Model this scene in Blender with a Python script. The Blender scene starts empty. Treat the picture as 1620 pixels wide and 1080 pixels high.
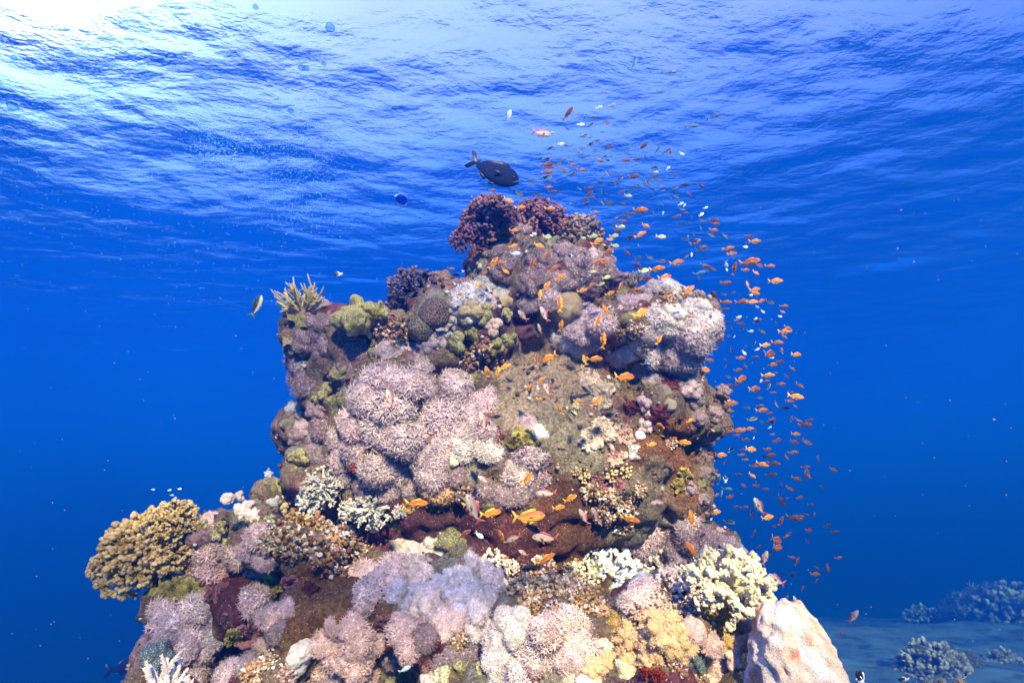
import bpy, math, random
import numpy as np
from mathutils import Vector, Matrix
from mathutils.bvhtree import BVHTree

S = bpy.context.scene
C = S.collection
R = math.radians
random.seed(7)
rng = np.random.default_rng(11)

# ------------------------------------------------------------------ camera
FPX = 900.0                      # focal length in pixels of the 1620 px wide photograph
PITCH = R(14)
cd = bpy.data.cameras.new('camera')
cd.sensor_width = 36.0
cd.lens = 36.0 * FPX / 1620.0
cd.clip_start = 0.02
cd.clip_end = 1200
cam = bpy.data.objects.new('camera', cd)
C.objects.link(cam)
cam.rotation_euler = (R(90) + PITCH, 0, 0)
S.camera = cam
FWD = Vector((0, math.cos(PITCH), math.sin(PITCH)))
UPV = Vector((0, -math.sin(PITCH), math.cos(PITCH)))


def ray(px, py):
    return (FWD + Vector((1, 0, 0)) * ((px - 810) / FPX) + UPV * ((540 - py) / FPX))


def at(px, py, d):
    """point seen at pixel (px, py) of the photo at forward distance d (metres)"""
    return ray(px, py) * d


# ------------------------------------------------------------------ light and colour management
S.view_settings.view_transform = 'Standard'
S.view_settings.look = 'None'
S.view_settings.exposure = 2.42
S.view_settings.gamma = 1.0
S.view_settings.use_curve_mapping = False

sl = bpy.data.lights.new('strobe_sun', 'SUN')  # directional lamp from behind the camera, standing in for the diver's strobes
sl.energy = 5.0
sl.angle = R(1.5)
sl.color = (1.0, 0.72, 0.52)
strobe_sun = bpy.data.objects.new('strobe_sun', sl)
C.objects.link(strobe_sun)
STROBE_FROM = Vector((0.14, -0.86, 0.56)).normalized()      # where the light on the reef comes from
strobe_sun.rotation_euler = STROBE_FROM.to_track_quat('Z', 'Y').to_euler()

W = bpy.data.worlds.new('World')
S.world = W
W.use_nodes = True
nt = W.node_tree
nt.nodes.clear()


def N(nt, typ, **kw):
    n = nt.nodes.new(typ)
    for k, v in kw.items():
        if k.startswith('i_'):
            key = k[2:]
            key = int(key) if key.isdigit() else key.replace('_', ' ')
            n.inputs[key].default_value = v
        else:
            setattr(n, k, v)
    return n


def ramp(nt, pts, interp='EASE'):
    n = nt.nodes.new('ShaderNodeValToRGB')
    cr = n.color_ramp
    cr.interpolation = interp
    while len(cr.elements) > 1:
        cr.elements.remove(cr.elements[-1])
    cr.elements[0].position = pts[0][0]
    cr.elements[0].color = (*pts[0][1], 1)
    for p, c in pts[1:]:
        e = cr.elements.new(p)
        e.color = (*c, 1)
    return n


GLOW = ray(-60, -190).normalized()        # the direction of the bright patch of sun behind the surface
tc = N(nt, 'ShaderNodeTexCoord')
sep = N(nt, 'ShaderNodeSeparateXYZ')
nt.links.new(tc.outputs['Generated'], sep.inputs[0])
zr = N(nt, 'ShaderNodeMapRange', i_1=-1.0, i_2=1.0)
nt.links.new(sep.outputs['Z'], zr.inputs[0])
wr = ramp(nt, [(0.0, (0.0, .020, .17)), (.35, (0.0, .024, .21)), (.47, (0.0, .022, .19)), (.56, (0.0, .03, .22)),
               (.65, (0.0, .042, .26)), (.73, (.03, .068, .31)), (.80, (.075, .098, .35)), (.88, (.125, .132, .38)), (1.0, (.13, .135, .38))], 'LINEAR')
nt.links.new(zr.outputs[0], wr.inputs[0])
dot = N(nt, 'ShaderNodeVectorMath', operation='DOT_PRODUCT')
dot.inputs[1].default_value = GLOW
nt.links.new(tc.outputs['Generated'], dot.inputs[0])
sd = N(nt, 'ShaderNodeMapRange', i_1=-0.3, i_2=1.0, i_3=0.45, i_4=1.3)   # brighter on the sun's side of the water
nt.links.new(dot.outputs['Value'], sd.inputs[0])
mul = N(nt, 'ShaderNodeVectorMath', operation='SCALE')
nt.links.new(wr.outputs[0], mul.inputs[0])
nt.links.new(sd.outputs[0], mul.inputs['Scale'])
gr = ramp(nt, [(0.0, (0, 0, 0)), (.50, (0.0, .008, .04)), (.80, (.010, .024, .10)), (.90, (.045, .052, .12)), (.955, (.10, .12, .17)), (.985, (.30, .36, .40)), (1.0, (3.0, 3.0, 2.9))], 'LINEAR')
nt.links.new(dot.outputs['Value'], gr.inputs[0])
add = N(nt, 'ShaderNodeVectorMath', operation='ADD')
nt.links.new(mul.outputs[0], add.inputs[0])
nt.links.new(gr.outputs[0], add.inputs[1])
# thin daylight sky above the water
sky = N(nt, 'ShaderNodeTexSky', sky_type='NISHITA', sun_disc=False)
sky.sun_elevation = R(38)
sky.sun_rotation = math.atan2(STROBE_FROM.x, STROBE_FROM.y)
bg1 = N(nt, 'ShaderNodeBackground', i_1=1.0)
nt.links.new(add.outputs[0], bg1.inputs[0])
out = N(nt, 'ShaderNodeOutputWorld')
nt.links.new(bg1.outputs[0], out.inputs[0])
nt.nodes.remove(sky)

S.cycles.max_bounces = 6
S.cycles.diffuse_bounces = 2
S.cycles.glossy_bounces = 3
S.cycles.transmission_bounces = 4
S.cycles.transparent_max_bounces = 8
S.cycles.volume_bounces = 0
S.cycles.use_adaptive_sampling = True
S.cycles.adaptive_threshold = 0.02
try:
    S.cycles.use_denoising = True
    S.cycles.denoiser = 'OPENIMAGEDENOISE'
    S.cycles.denoising_input_passes = 'RGB_ALBEDO_NORMAL'
except Exception:
    pass


# ------------------------------------------------------------------ helpers
def tag(o, label=None, cat=None, group=None, kind=None):
    if label: o['label'] = label
    if cat: o['category'] = cat
    if group: o['group'] = group
    if kind: o['kind'] = kind
    return o


def mesh_np(name, v, f, mats=(), mi=None, smooth=True, attrs=None):
    """mesh from numpy arrays; f is (n,3) or (n,4) or a list of those (mixed)"""
    me = bpy.data.meshes.new(name)
    v = np.asarray(v, dtype=np.float32)
    fl = f if isinstance(f, list) else [f]
    fl = [np.asarray(x, dtype=np.int32) for x in fl if len(x)]
    nl = sum(x.size for x in fl)
    nf = sum(len(x) for x in fl)
    me.vertices.add(len(v))
    me.vertices.foreach_set('co', v.ravel())
    me.loops.add(nl)
    me.loops.foreach_set('vertex_index', np.concatenate([x.ravel() for x in fl]))
    me.polygons.add(nf)
    tot = np.concatenate([np.full(len(x), x.shape[1], np.int32) for x in fl])
    st = np.concatenate([[0], np.cumsum(tot)[:-1]]).astype(np.int32)
    me.polygons.foreach_set('loop_start', st)
    me.polygons.foreach_set('use_smooth', np.full(nf, smooth, dtype=bool))
    for m in mats: me.materials.append(m)
    if mi is not None: me.polygons.foreach_set('material_index', np.asarray(mi, np.int32))
    if attrs:
        for k, a in attrs.items():
            a = np.asarray(a, np.float32)
            if a.ndim == 1:
                at_ = me.attributes.new(k, 'FLOAT', 'POINT')
                at_.data.foreach_set('value', a)
            else:
                at_ = me.attributes.new(k, 'FLOAT_COLOR', 'POINT')
                at_.data.foreach_set('color', np.concatenate([a, np.ones((len(a), 1), np.float32)], 1).ravel())
    me.update(calc_edges=True)
    me.validate()
    return me


def link(name, me, parent=None, color=None):
    o = bpy.data.objects.new(name, me)
    C.objects.link(o)
    if parent: o.parent = parent
    if color is not None: o.color = (*color, 1)
    return o


def hash3(i, seed=0):
    i = i.astype(np.int64)
    h = (i[..., 0] * 374761393 + i[..., 1] * 668265263 + i[..., 2] * 2147483647 + seed * 1274126177) & 0xffffffff
    h = ((h ^ (h >> 13)) * 1274126177) & 0xffffffff
    h = h ^ (h >> 16)
    return (h & 0xffff) / 65535.0


def vnoise(p, scale=1.0, seed=0):
    p = np.asarray(p) * scale
    i = np.floor(p)
    f = p - i
    f = f * f * (3 - 2 * f)
    r = 0
    for dx in (0, 1):
        for dy in (0, 1):
            for dz in (0, 1):
                w = (f[..., 0] if dx else 1 - f[..., 0]) * (f[..., 1] if dy else 1 - f[..., 1]) * (f[..., 2] if dz else 1 - f[..., 2])
                r = r + w * hash3(i + np.array([dx, dy, dz]), seed)
    return r * 2 - 1


def fbm(p, scale=1.0, octs=3, seed=0):
    r, a = 0, 1.0
    for k in range(octs):
        r = r + a * vnoise(p, scale * 2 ** k, seed + k)
        a *= .5
    return r
# ------------------------------------------------------------------ materials of the setting
def newmat(name):
    m = bpy.data.materials.new(name)
    m.use_nodes = True
    t = m.node_tree
    return m, t, t.nodes['Principled BSDF'], t.nodes['Material Output']


def water_material():
    m = bpy.data.materials.new('water_surface')
    m.use_nodes = True
    t = m.node_tree
    t.nodes.clear()
    o = N(t, 'ShaderNodeOutputMaterial')
    co = N(t, 'ShaderNodeTexCoord')
    mp = N(t, 'ShaderNodeMapping')
    mp.inputs['Rotation'].default_value = (0, 0, R(-12))
    mp.inputs['Scale'].default_value = (0.7, 1.0, 1.0)
    t.links.new(co.outputs['Object'], mp.inputs[0])
    n1 = N(t, 'ShaderNodeTexNoise', i_Scale=0.30, i_Detail=2.0, i_Roughness=.5, i_Distortion=.2)
    n2 = N(t, 'ShaderNodeTexNoise', i_Scale=0.55, i_Detail=8.0, i_Roughness=.56, i_Distortion=.12)
    t.links.new(mp.outputs[0], n1.inputs['Vector'])
    t.links.new(mp.outputs[0], n2.inputs['Vector'])
    b1 = N(t, 'ShaderNodeBump', i_Strength=1.0, i_Distance=WAVE1)
    b2 = N(t, 'ShaderNodeBump', i_Strength=1.0, i_Distance=WAVE2)
    t.links.new(n1.outputs[0], b1.inputs['Height'])
    t.links.new(n2.outputs[0], b2.inputs['Height'])
    t.links.new(b1.outputs[0], b2.inputs['Normal'])
    fr = N(t, 'ShaderNodeFresnel', i_IOR=1.158)
    t.links.new(b2.outputs[0], fr.inputs['Normal'])
    tr = N(t, 'ShaderNodeBsdfTransparent')
    gl = N(t, 'ShaderNodeBsdfGlossy', i_Roughness=0.0)
    t.links.new(b2.outputs[0], gl.inputs['Normal'])
    mx = N(t, 'ShaderNodeMixShader')
    t.links.new(fr.outputs[0], mx.inputs[0])
    t.links.new(tr.outputs[0], mx.inputs[1])
    t.links.new(gl.outputs[0], mx.inputs[2])
    t.links.new(mx.outputs[0], o.inputs['Surface'])
    return m


WAVE1, WAVE2 = .65, .29
HAZE = .038
SURF_Z = 9.0
g = np.linspace(-1, 1, 141)
g = np.sign(g) * (np.abs(g) ** 1.6) * 220
X, Y = np.meshgrid(g, g, indexing='ij')
Z = SURF_Z + 0.10 * np.sin(X * .31 + Y * .2) + .08 * np.sin(Y * .47 - X * .12 + 1)
v = np.stack([X, Y, Z], -1).reshape(-1, 3)
n = len(g)
i = np.arange(n * n).reshape(n, n)
q = np.stack([i[:-1, :-1], i[1:, :-1], i[1:, 1:], i[:-1, 1:]], -1).reshape(-1, 4)
tag(link('water', mesh_np('water', v, q, [water_material()])), kind='structure')


# sand seabed
def sand_z(x, y):
    z = -5.9 - 0.02 * np.maximum(np.minimum(y, 26) - 12, 0) - .20 * np.clip(y - 27, 0, 60)
    drop = np.clip((9.0 - x) / 11.0, 0, 1)
    z = z - drop * drop * (3 - 2 * drop) * 9
    return z + .10 * np.sin(x * .9 + .6 * np.sin(y * .7)) + .08 * np.sin(y * 1.3 + x * .4)


m_sand, t, bs, _ = newmat('sand')
nz = N(t, 'ShaderNodeTexNoise', i_Scale=1.1, i_Detail=6.0, i_Roughness=.65)
co = N(t, 'ShaderNodeTexCoord')
t.links.new(co.outputs['Object'], nz.inputs['Vector'])
rp = ramp(t, [(.38, (.03, .05, .07)), (.50, (.075, .135, .17)), (.7, (.11, .19, .24))])  # blue cast of the water put into the sand's colour
t.links.new(nz.outputs[0], rp.inputs[0])
t.links.new(rp.outputs[0], bs.inputs['Base Color'])
bs.inputs['Roughness'].default_value = .95
g = np.linspace(-1, 1, 161)
g = np.sign(g) * (np.abs(g) ** 2) * 200
X, Y = np.meshgrid(g + 3, g + 6, indexing='ij')
Z = sand_z(X, Y) + .22 * fbm(np.stack([X, Y, X * 0], -1), .45, 4)
v = np.stack([X, Y, Z], -1).reshape(-1, 3)
n = len(g)
i = np.arange(n * n).reshape(n, n)
q = np.stack([i[:-1, :-1], i[1:, :-1], i[1:, 1:], i[:-1, 1:]], -1).reshape(-1, 4)
tag(link('seabed', mesh_np('seabed', v, q, [m_sand])), kind='structure')


# ------------------------------------------------------------------ reef rock: fused ellipsoids, roughened
def ico(sub):
    """icosphere arrays"""
    import bmesh
    b = bmesh.new()
    bmesh.ops.create_icosphere(b, subdivisions=sub, radius=1)
    v = np.array([x.co[:] for x in b.verts])
    f = np.array([[y.index for y in x.verts] for x in b.faces])
    b.free()
    return v, f


ICO = {k: ico(k) for k in (1, 2, 3, 4, 5)}


def join_np(parts):
    vs, fs, n = [], [], 0
    for v, f in parts:
        vs.append(v)
        fs.append(f + n)
        n += len(v)
    return np.concatenate(vs), np.concatenate(fs)


def remesh(v, f, voxel, smooth=0):
    me = mesh_np('tmp', v, f)
    o = bpy.data.objects.new('tmp', me)
    C.objects.link(o)
    md = o.modifiers.new('r', 'REMESH')
    md.mode = 'VOXEL'
    md.voxel_size = voxel
    if smooth:
        sm = o.modifiers.new('s', 'SMOOTH')
        sm.iterations = smooth
        sm.factor = .6
    dg = bpy.context.evaluated_depsgraph_get()
    ev = o.evaluated_get(dg)
    em = ev.to_mesh()
    vv = np.empty(len(em.vertices) * 3, np.float32)
    em.vertices.foreach_get('co', vv)
    ff = np.empty(len(em.loops), np.int32)
    em.loops.foreach_get('vertex_index', ff)
    nn = np.empty(len(em.vertices) * 3, np.float32)
    em.vertices.foreach_get('normal', nn)
    ff = ff.reshape(-1, 4)
    ev.to_mesh_clear()
    bpy.data.objects.remove(o)
    bpy.data.meshes.remove(me)
    return vv.reshape(-1, 3).astype(float), ff, nn.reshape(-1, 3).astype(float)


ROCK = [  # px, py, distance, half width px, half height px, half depth m
    (800, 715, 3.75, 300, 225, .72), (640, 660, 3.55, 118, 150, .50), (565, 575, 3.60, 85, 90, .38),
    (500, 545, 3.62, 46, 66, .28), (488, 678, 3.62, 34, 52, .26), (520, 760, 3.5, 60, 60, .35),
    (740, 530, 3.6, 100, 90, .42), (850, 480, 3.72, 105, 95, .42), (815, 400, 3.8, 50, 62, .30),
    (905, 430, 3.8, 60, 50, .28), (785, 440, 3.75, 50, 60, .3), (1000, 530, 3.6, 110, 68, .45), (1065, 535, 3.5, 62, 58, .38),
    (1040, 640, 3.6, 82, 80, .42), (1060, 770, 3.65, 46, 120, .40), (1112, 655, 3.62, 26, 50, .22), (1095, 880, 3.5, 60, 48, .35),
    (1150, 880, 3.6, 18, 24, .2), (720, 955, 3.5, 360, 125, .62), (820, 1500, 3.6, 520, 540, 1.1), (820, 2250, 4.4, 560, 700, 1.5),
    # foreground shelf
    (560, 985, 2.25, 120, 75, .34), (490, 865, 2.42, 72, 42, .28), (330, 940, 2.42, 76, 84, .28), (352, 838, 2.45, 36, 38, .2), (378, 815, 2.45, 32, 24, .18), (410, 850, 2.45, 34, 40, .2), (432, 800, 3.3, 22, 40, .2),
    (255, 905, 2.45, 40, 26, .2), (300, 1050, 2.25, 62, 90, .3), (460, 1060, 2.15, 90, 60, .3), (415, 960, 2.35, 60, 70, .25),
    (700, 985, 2.2, 92, 78, .34), (640, 945, 2.3, 60, 60, .3), (880, 990, 1.95, 95, 66, .30), (1040, 985, 1.9, 110, 68, .28),
    (1140, 1010, 1.85, 62, 70, .24), (1000, 1080, 1.8, 230, 60, .30), (760, 1080, 1.95, 120, 50, .3),
    (1250, 1130, 1.75, 90, 90, .22), (250, 1190, 1.75, 120, 85, .25), (330, 1250, 2.0, 160, 140, .3), (760, 1330, 2.15, 520, 260, .62), (560, 1500, 2.4, 300, 420, .7), (980, 1600, 2.2, 300, 560, .7),
    (655, 490, 4.35, 40, 30, .2), (700, 520, 4.3, 90, 80, .4),
]
iv, if_ = ICO[4]
parts = []
for k, (px, py, d, rx, ry, rd) in enumerate(ROCK):
    c = np.array(at(px, py, d))
    sx, sz = rx * d / FPX, ry * d / FPX
    l = iv * np.array([sx, rd, sz])
    l = l * (1 + .10 * fbm(iv * 1.0 + k * 3.1, 1.6, 2)[:, None])
    parts.append((l + c, if_))
rv, rf = join_np(parts)
rv, rf, rn = remesh(rv, rf, .022, 3)
disp = .055 * fbm(rv, 3.2, 2, 3) + .040 * fbm(rv, 9, 2, 5) + .016 * fbm(rv, 28, 1, 9)
# pits and burrows
pit = vnoise(rv, 12, 21)
disp -= .05 * np.clip(pit - .45, 0, 1) * 2
rv = rv + rn * disp[:, None]

# colour of the rock's own skin: silt brown, olive turf, maroon coralline crust, grey limestone; shade painted into the hollows
TINTS = [  # px, py, d, radius px, colour, weight
    (905, 845, 3.2, 95, (.085, .036, .016), 1), (800, 860, 3.0, 70, (.10, .030, .025), .9), (1050, 740, 3.2, 75, (.14, .056, .022), 1),  # dark hollow tints stand for the shade inside the recesses
    (875, 620, 3.1, 90, (.29, .215, .145), 1), (905, 680, 3.1, 60, (.22, .18, .12), 1), (960, 650, 3.1, 40, (.24, .15, .11), .8),
    (520, 955, 2.0, 85, (.16, .075, .025), 1), (380, 930, 2.3, 50, (.10, .03, .025), 1), (690, 850, 3.0, 80, (.07, .02, .03), .9),
    (820, 520, 3.3, 55, (.06, .03, .05), 1), (1010, 800, 3.2, 60, (.13, .11, .08), .8), (880, 560, 3.1, 80, (.26, .185, .13), .8),
]
pc = rv
col = np.zeros((len(pc), 3))
n1 = fbm(pc, 4.0, 3, 31)
n2 = fbm(pc, 9.0, 3, 41)
base = np.array([.15, .10, .065])
col[:] = base
col = np.where((n1 > .35)[:, None], np.array([.13, .035, .045]), col)
col = np.where((n1 < -.5)[:, None], np.array([.20, .17, .12]), col)
col = np.where((n2 > .62)[:, None], np.array([.27, .16, .15]), col)
col = np.where((n2 < -.72)[:, None], np.array([.22, .20, .08]), col)
for px, py, d, rr, c, w in TINTS:
    cc = np.array(at(px, py, d))
    dist = np.linalg.norm((pc - cc) * np.array([1, .45, 1]), axis=1) / (rr * d / FPX)
    k = np.clip((1.25 + .35 * n2 - dist) * 3, 0, 1)[:, None] * w
    col = col * (1 - k) + np.array(c) * k
col *= (1 + .25 * fbm(pc, 30, 2, 51))[:, None]
col = np.clip(col, .01, .8)

m_rock, t, bs, mo = newmat('reef_rock')
ac = N(t, 'ShaderNodeVertexColor', layer_name='tint')
co = N(t, 'ShaderNodeTexCoord')
nz = N(t, 'ShaderNodeTexNoise', i_Scale=60.0, i_Detail=6.0, i_Roughness=.7)
t.links.new(co.outputs['Object'], nz.inputs['Vector'])
hv = N(t, 'ShaderNodeHueSaturation')
mr = N(t, 'ShaderNodeMapRange', i_1=.32, i_2=.68, i_3=.30, i_4=1.8)
t.links.new(nz.outputs[0], mr.inputs[0])
t.links.new(mr.outputs[0], hv.inputs['Value'])
t.links.new(ac.outputs[0], hv.inputs['Color'])
# white specks of shell and sand caught on the crust
vo = N(t, 'ShaderNodeTexVoronoi', i_Scale=85.0, i_Randomness=1.0)
t.links.new(co.outputs['Object'], vo.inputs['Vector'])
lt = N(t, 'ShaderNodeMath', operation='LESS_THAN', i_1=.17)
t.links.new(vo.outputs['Distance'], lt.inputs[0])
nz2 = N(t, 'ShaderNodeTexNoise', i_Scale=14.0, i_Detail=2.0)
t.links.new(co.outputs['Object'], nz2.inputs['Vector'])
gt = N(t, 'ShaderNodeMath', operation='GREATER_THAN', i_1=.5)
t.links.new(nz2.outputs[0], gt.inputs[0])
ml = N(t, 'ShaderNodeMath', operation='MULTIPLY')
t.links.new(lt.outputs[0], ml.inputs[0]); t.links.new(gt.outputs[0], ml.inputs[1])
mx = N(t, 'ShaderNodeMix', data_type='RGBA')
t.links.new(ml.outputs[0], mx.inputs[0])
t.links.new(hv.outputs[0], mx.inputs[6])
mx.inputs[7].default_value = (.45, .40, .36, 1)
t.links.new(mx.outputs[2], bs.inputs['Base Color'])
bs.inputs['Roughness'].default_value = .9
bs.inputs['Specular IOR Level'].default_value = .2
bp = N(t, 'ShaderNodeBump', i_Strength=.9, i_Distance=.02)
t.links.new(nz.outputs[0], bp.inputs['Height'])
t.links.new(bp.outputs[0], bs.inputs['Normal'])
rock = link('reef_rock', mesh_np('reef_rock', rv, rf, [m_rock], attrs={'tint': col}))
tag(rock, kind='structure')
BV = BVHTree.FromPolygons([tuple(x) for x in rv], [tuple(int(k) for k in x) for x in rf])


def hit(px, py):
    h = BV.ray_cast(Vector((0, 0, 0)), ray(px, py).normalized())
    return h            # loc, normal, index, distance (None if missed)
# ------------------------------------------------------------------ materials of living things
def attr_node(t, name):
    return N(t, 'ShaderNodeAttribute', attribute_name=name)


def coral_material(name, pale=(.9, .85, .85), ramp_pts=((.0, 0), (1, 1)), bump_scale=60., bump_d=.01, bump_s=.6, rough=.75,
                   var=(.7, 1.3), cell=None, sheen=0.0, rnd=0.35, mottled=None, trans=0.0):
    """skin whose colour is the object's own colour, turned pale by the 't' attribute (a biological tip colour)"""
    m, t, bs, mo = newmat(name)
    oi = N(t, 'ShaderNodeObjectInfo')
    co = N(t, 'ShaderNodeTexCoord')
    ge = N(t, 'ShaderNodeNewGeometry')
    nz = N(t, 'ShaderNodeTexNoise', i_Scale=bump_scale, i_Detail=4.0, i_Roughness=.65)
    t.links.new(ge.outputs['Position'], nz.inputs['Vector'])
    n2 = N(t, 'ShaderNodeTexNoise', i_Scale=11.0, i_Detail=4.0, i_Roughness=.6)
    t.links.new(ge.outputs['Position'], n2.inputs['Vector'])
    at_t = attr_node(t, 't')
    rp = ramp(t, [(p, (c, c, c)) for p, c in ramp_pts], 'LINEAR')
    t.links.new(at_t.outputs['Fac'], rp.inputs[0])
    mx = N(t, 'ShaderNodeMix', data_type='RGBA')
    t.links.new(rp.outputs[0], mx.inputs[0])
    t.links.new(oi.outputs['Color'], mx.inputs[6])
    mx.inputs[7].default_value = (*pale, 1)
    src = mx.outputs[2]
    if mottled:
        at_r = attr_node(t, 'rnd')
        rr = ramp(t, mottled, 'CONSTANT')
        t.links.new(at_r.outputs['Fac'], rr.inputs[0])
        m2 = N(t, 'ShaderNodeMix', data_type='RGBA', i_0=.72)
        t.links.new(src, m2.inputs[6]); t.links.new(rr.outputs[0], m2.inputs[7])
        src = m2.outputs[2]
    if cell:
        sc, dark = cell
        vo = N(t, 'ShaderNodeTexVoronoi', i_Scale=sc, feature='DISTANCE_TO_EDGE')
        t.links.new(ge.outputs['Position'], vo.inputs['Vector'])
        vr = ramp(t, [(.02, (1, 1, 1)), (.16, dark)], 'LINEAR')
        t.links.new(vo.outputs['Distance'], vr.inputs[0])
        m3 = N(t, 'ShaderNodeMix', data_type='RGBA', blend_type='MULTIPLY', i_0=1.0)
        t.links.new(src, m3.inputs[6]); t.links.new(vr.outputs[0], m3.inputs[7])
        src = m3.outputs[2]
    hv = N(t, 'ShaderNodeHueSaturation')
    mr = N(t, 'ShaderNodeMapRange', i_1=.3, i_2=.7, i_3=var[0], i_4=var[1])
    t.links.new(n2.outputs[0], mr.inputs[0])
    at_r = attr_node(t, 'rnd')
    ad = N(t, 'ShaderNodeMapRange', i_1=0.0, i_2=1.0, i_3=1 - rnd, i_4=1 + rnd)
    t.links.new(at_r.outputs['Fac'], ad.inputs[0])
    mm = N(t, 'ShaderNodeMath', operation='MULTIPLY')
    t.links.new(mr.outputs[0], mm.inputs[0]); t.links.new(ad.outputs[0], mm.inputs[1])
    t.links.new(mm.outputs[0], hv.inputs['Value'])
    t.links.new(src, hv.inputs['Color'])
    t.links.new(hv.outputs[0], bs.inputs['Base Color'])
    bs.inputs['Roughness'].default_value = rough
    bs.inputs['Specular IOR Level'].default_value = .15
    if bump_d:
        bp = N(t, 'ShaderNodeBump', i_Strength=bump_s, i_Distance=bump_d)
        if cell:
            t.links.new(vo.outputs['Distance'], bp.inputs['Height'])
        else:
            t.links.new(nz.outputs[0], bp.inputs['Height'])
        t.links.new(bp.outputs[0], bs.inputs['Normal'])
    if trans:
        tl = N(t, 'ShaderNodeBsdfTranslucent')
        t.links.new(hv.outputs[0], tl.inputs['Color'])
        ms = N(t, 'ShaderNodeMixShader', i_0=trans)
        t.links.new(bs.outputs[0], ms.inputs[1]); t.links.new(tl.outputs[0], ms.inputs[2])
        t.links.new(ms.outputs[0], mo.inputs['Surface'])
    return m


M_POLYP = coral_material('soft_coral_polyps', (.86, .80, .86), ((0, .75), (.25, .12), (.7, .05), (1, .35)), bump_d=0, rnd=.28, trans=.12)
M_STALK = coral_material('soft_coral_stalk', (.8, .7, .75), ((0, 0), (1, 0)), bump_scale=120, bump_d=.006, var=(.55, .92))
M_BRANCH = coral_material('stony_coral_branches', (.84, .70, .50), ((0, 0), (.80, .0), (.97, .38), (1, .5)), bump_scale=320, bump_d=.005, bump_s=1.0, rnd=.25)
M_BRANCHD = coral_material('dark_coral_branches', (.30, .18, .24), ((0, 0), (.85, .0), (.97, .3), (1, .35)), bump_scale=220, bump_d=.004, bump_s=.9, rnd=.45)
M_LEATHER = coral_material('leather_coral_skin', (.62, .62, .34), ((0, 0), (.7, .05), (1, .40)), cell=(95.0, (.45, .40, .30)), bump_d=.003, rnd=.1)
M_MASS = coral_material('massive_coral_skin', (.5, .5, .5), ((0, 0), (1, 0)), cell=(62.0, (.22, .2, .2)), bump_d=.006, rnd=.05)
M_SMOOTH = coral_material('sponge_skin', (.9, .8, .7), ((0, 0), (1, 0)), bump_scale=70, bump_d=.006, bump_s=.8, var=(.8, 1.15), rnd=.1)
M_RUBBLE = coral_material('rubble_crust', (.6, .6, .6), ((0, 0), (1, 0)), bump_scale=140, bump_d=.006, bump_s=1.0, rnd=.1, var=(.6, 1.35),
                          mottled=[(0, (.22, .10, .035)), (.28, (.42, .25, .12)), (.5, (.12, .045, .03)), (.58, (.62, .50, .36)), (.72, (.45, .20, .20)),
                                   (.80, (.30, .24, .10)), (.88, (.78, .70, .62))])
M_TURF = coral_material('crust_growth', (.6, .6, .6), ((0, 0), (1, 0)), bump_scale=160, bump_d=.004, rnd=.3, var=(.6, 1.35),
                        mottled=[(0, (.10, .045, .02)), (.2, (.17, .12, .06)), (.38, (.09, .02, .03)), (.55, (.24, .19, .11)), (.68, (.20, .075, .10)),
                                 (.78, (.32, .24, .17)), (.90, (.42, .30, .30)), (.965, (.62, .56, .50))])
M_CRUST = coral_material('crust_skin', (.85, .8, .75), ((0, 0), (1, 0)), bump_scale=130, bump_d=.008, bump_s=1.0, var=(.5, 1.4), rnd=.4)
M_PIT = coral_material('porous_coral_skin', (.85, .5, .3), ((0, 0), (1, 0)), cell=(150.0, (1.0, 1.0, 1.0)), bump_d=.002, var=(.9, 1.1), rnd=.05)


# ------------------------------------------------------------------ shape generators (unit size, growing towards +Z)
def fib(n, cap=1.0, jit=.0):
    """n directions over the part of the sphere with z > 1-2*cap"""
    k = np.arange(n) + .5
    z = 1 - 2 * cap * k / n
    a = k * 2.39996
    r = np.sqrt(np.clip(1 - z * z, 0, 1))
    d = np.stack([r * np.cos(a), r * np.sin(a), z], 1)
    if jit: d = d + rng.normal(0, jit, d.shape)
    return d / np.linalg.norm(d, axis=1)[:, None]


def frames(n):
    ref = np.where((np.abs(n[:, 2]) < .9)[:, None], np.array([0, 0, 1.]), np.array([1., 0, 0]))
    a = np.cross(ref, n)
    a /= np.linalg.norm(a, axis=1)[:, None]
    return a, np.cross(n, a)


def lobed(nl, amp, w, seed, cap=.62):
    r = np.random.default_rng(seed)
    L = fib(nl, cap) + r.normal(0, .22, (nl, 3))
    L /= np.linalg.norm(L, axis=1)[:, None]
    A = r.uniform(.5, 1.0, nl)

    def f(d):
        q = np.exp(-(1 - d @ L.T) / w) * A
        rad = 1 - amp + amp * q.max(1) * 1.25 + .03 * fbm(d, 5, 2, seed)
        return rad
    return f


def surf_points(f, dirs, sc):
    e = .03
    a, b = frames(dirs)
    def P(d):
        d = d / np.linalg.norm(d, axis=1)[:, None]
        return d * f(d)[:, None] * sc
    p = P(dirs)
    pa, pb = P(dirs + a * e), P(dirs + b * e)
    n = np.cross(pa - p, pb - p)
    n /= np.linalg.norm(n, axis=1)[:, None] + 1e-9
    return p, n


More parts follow.
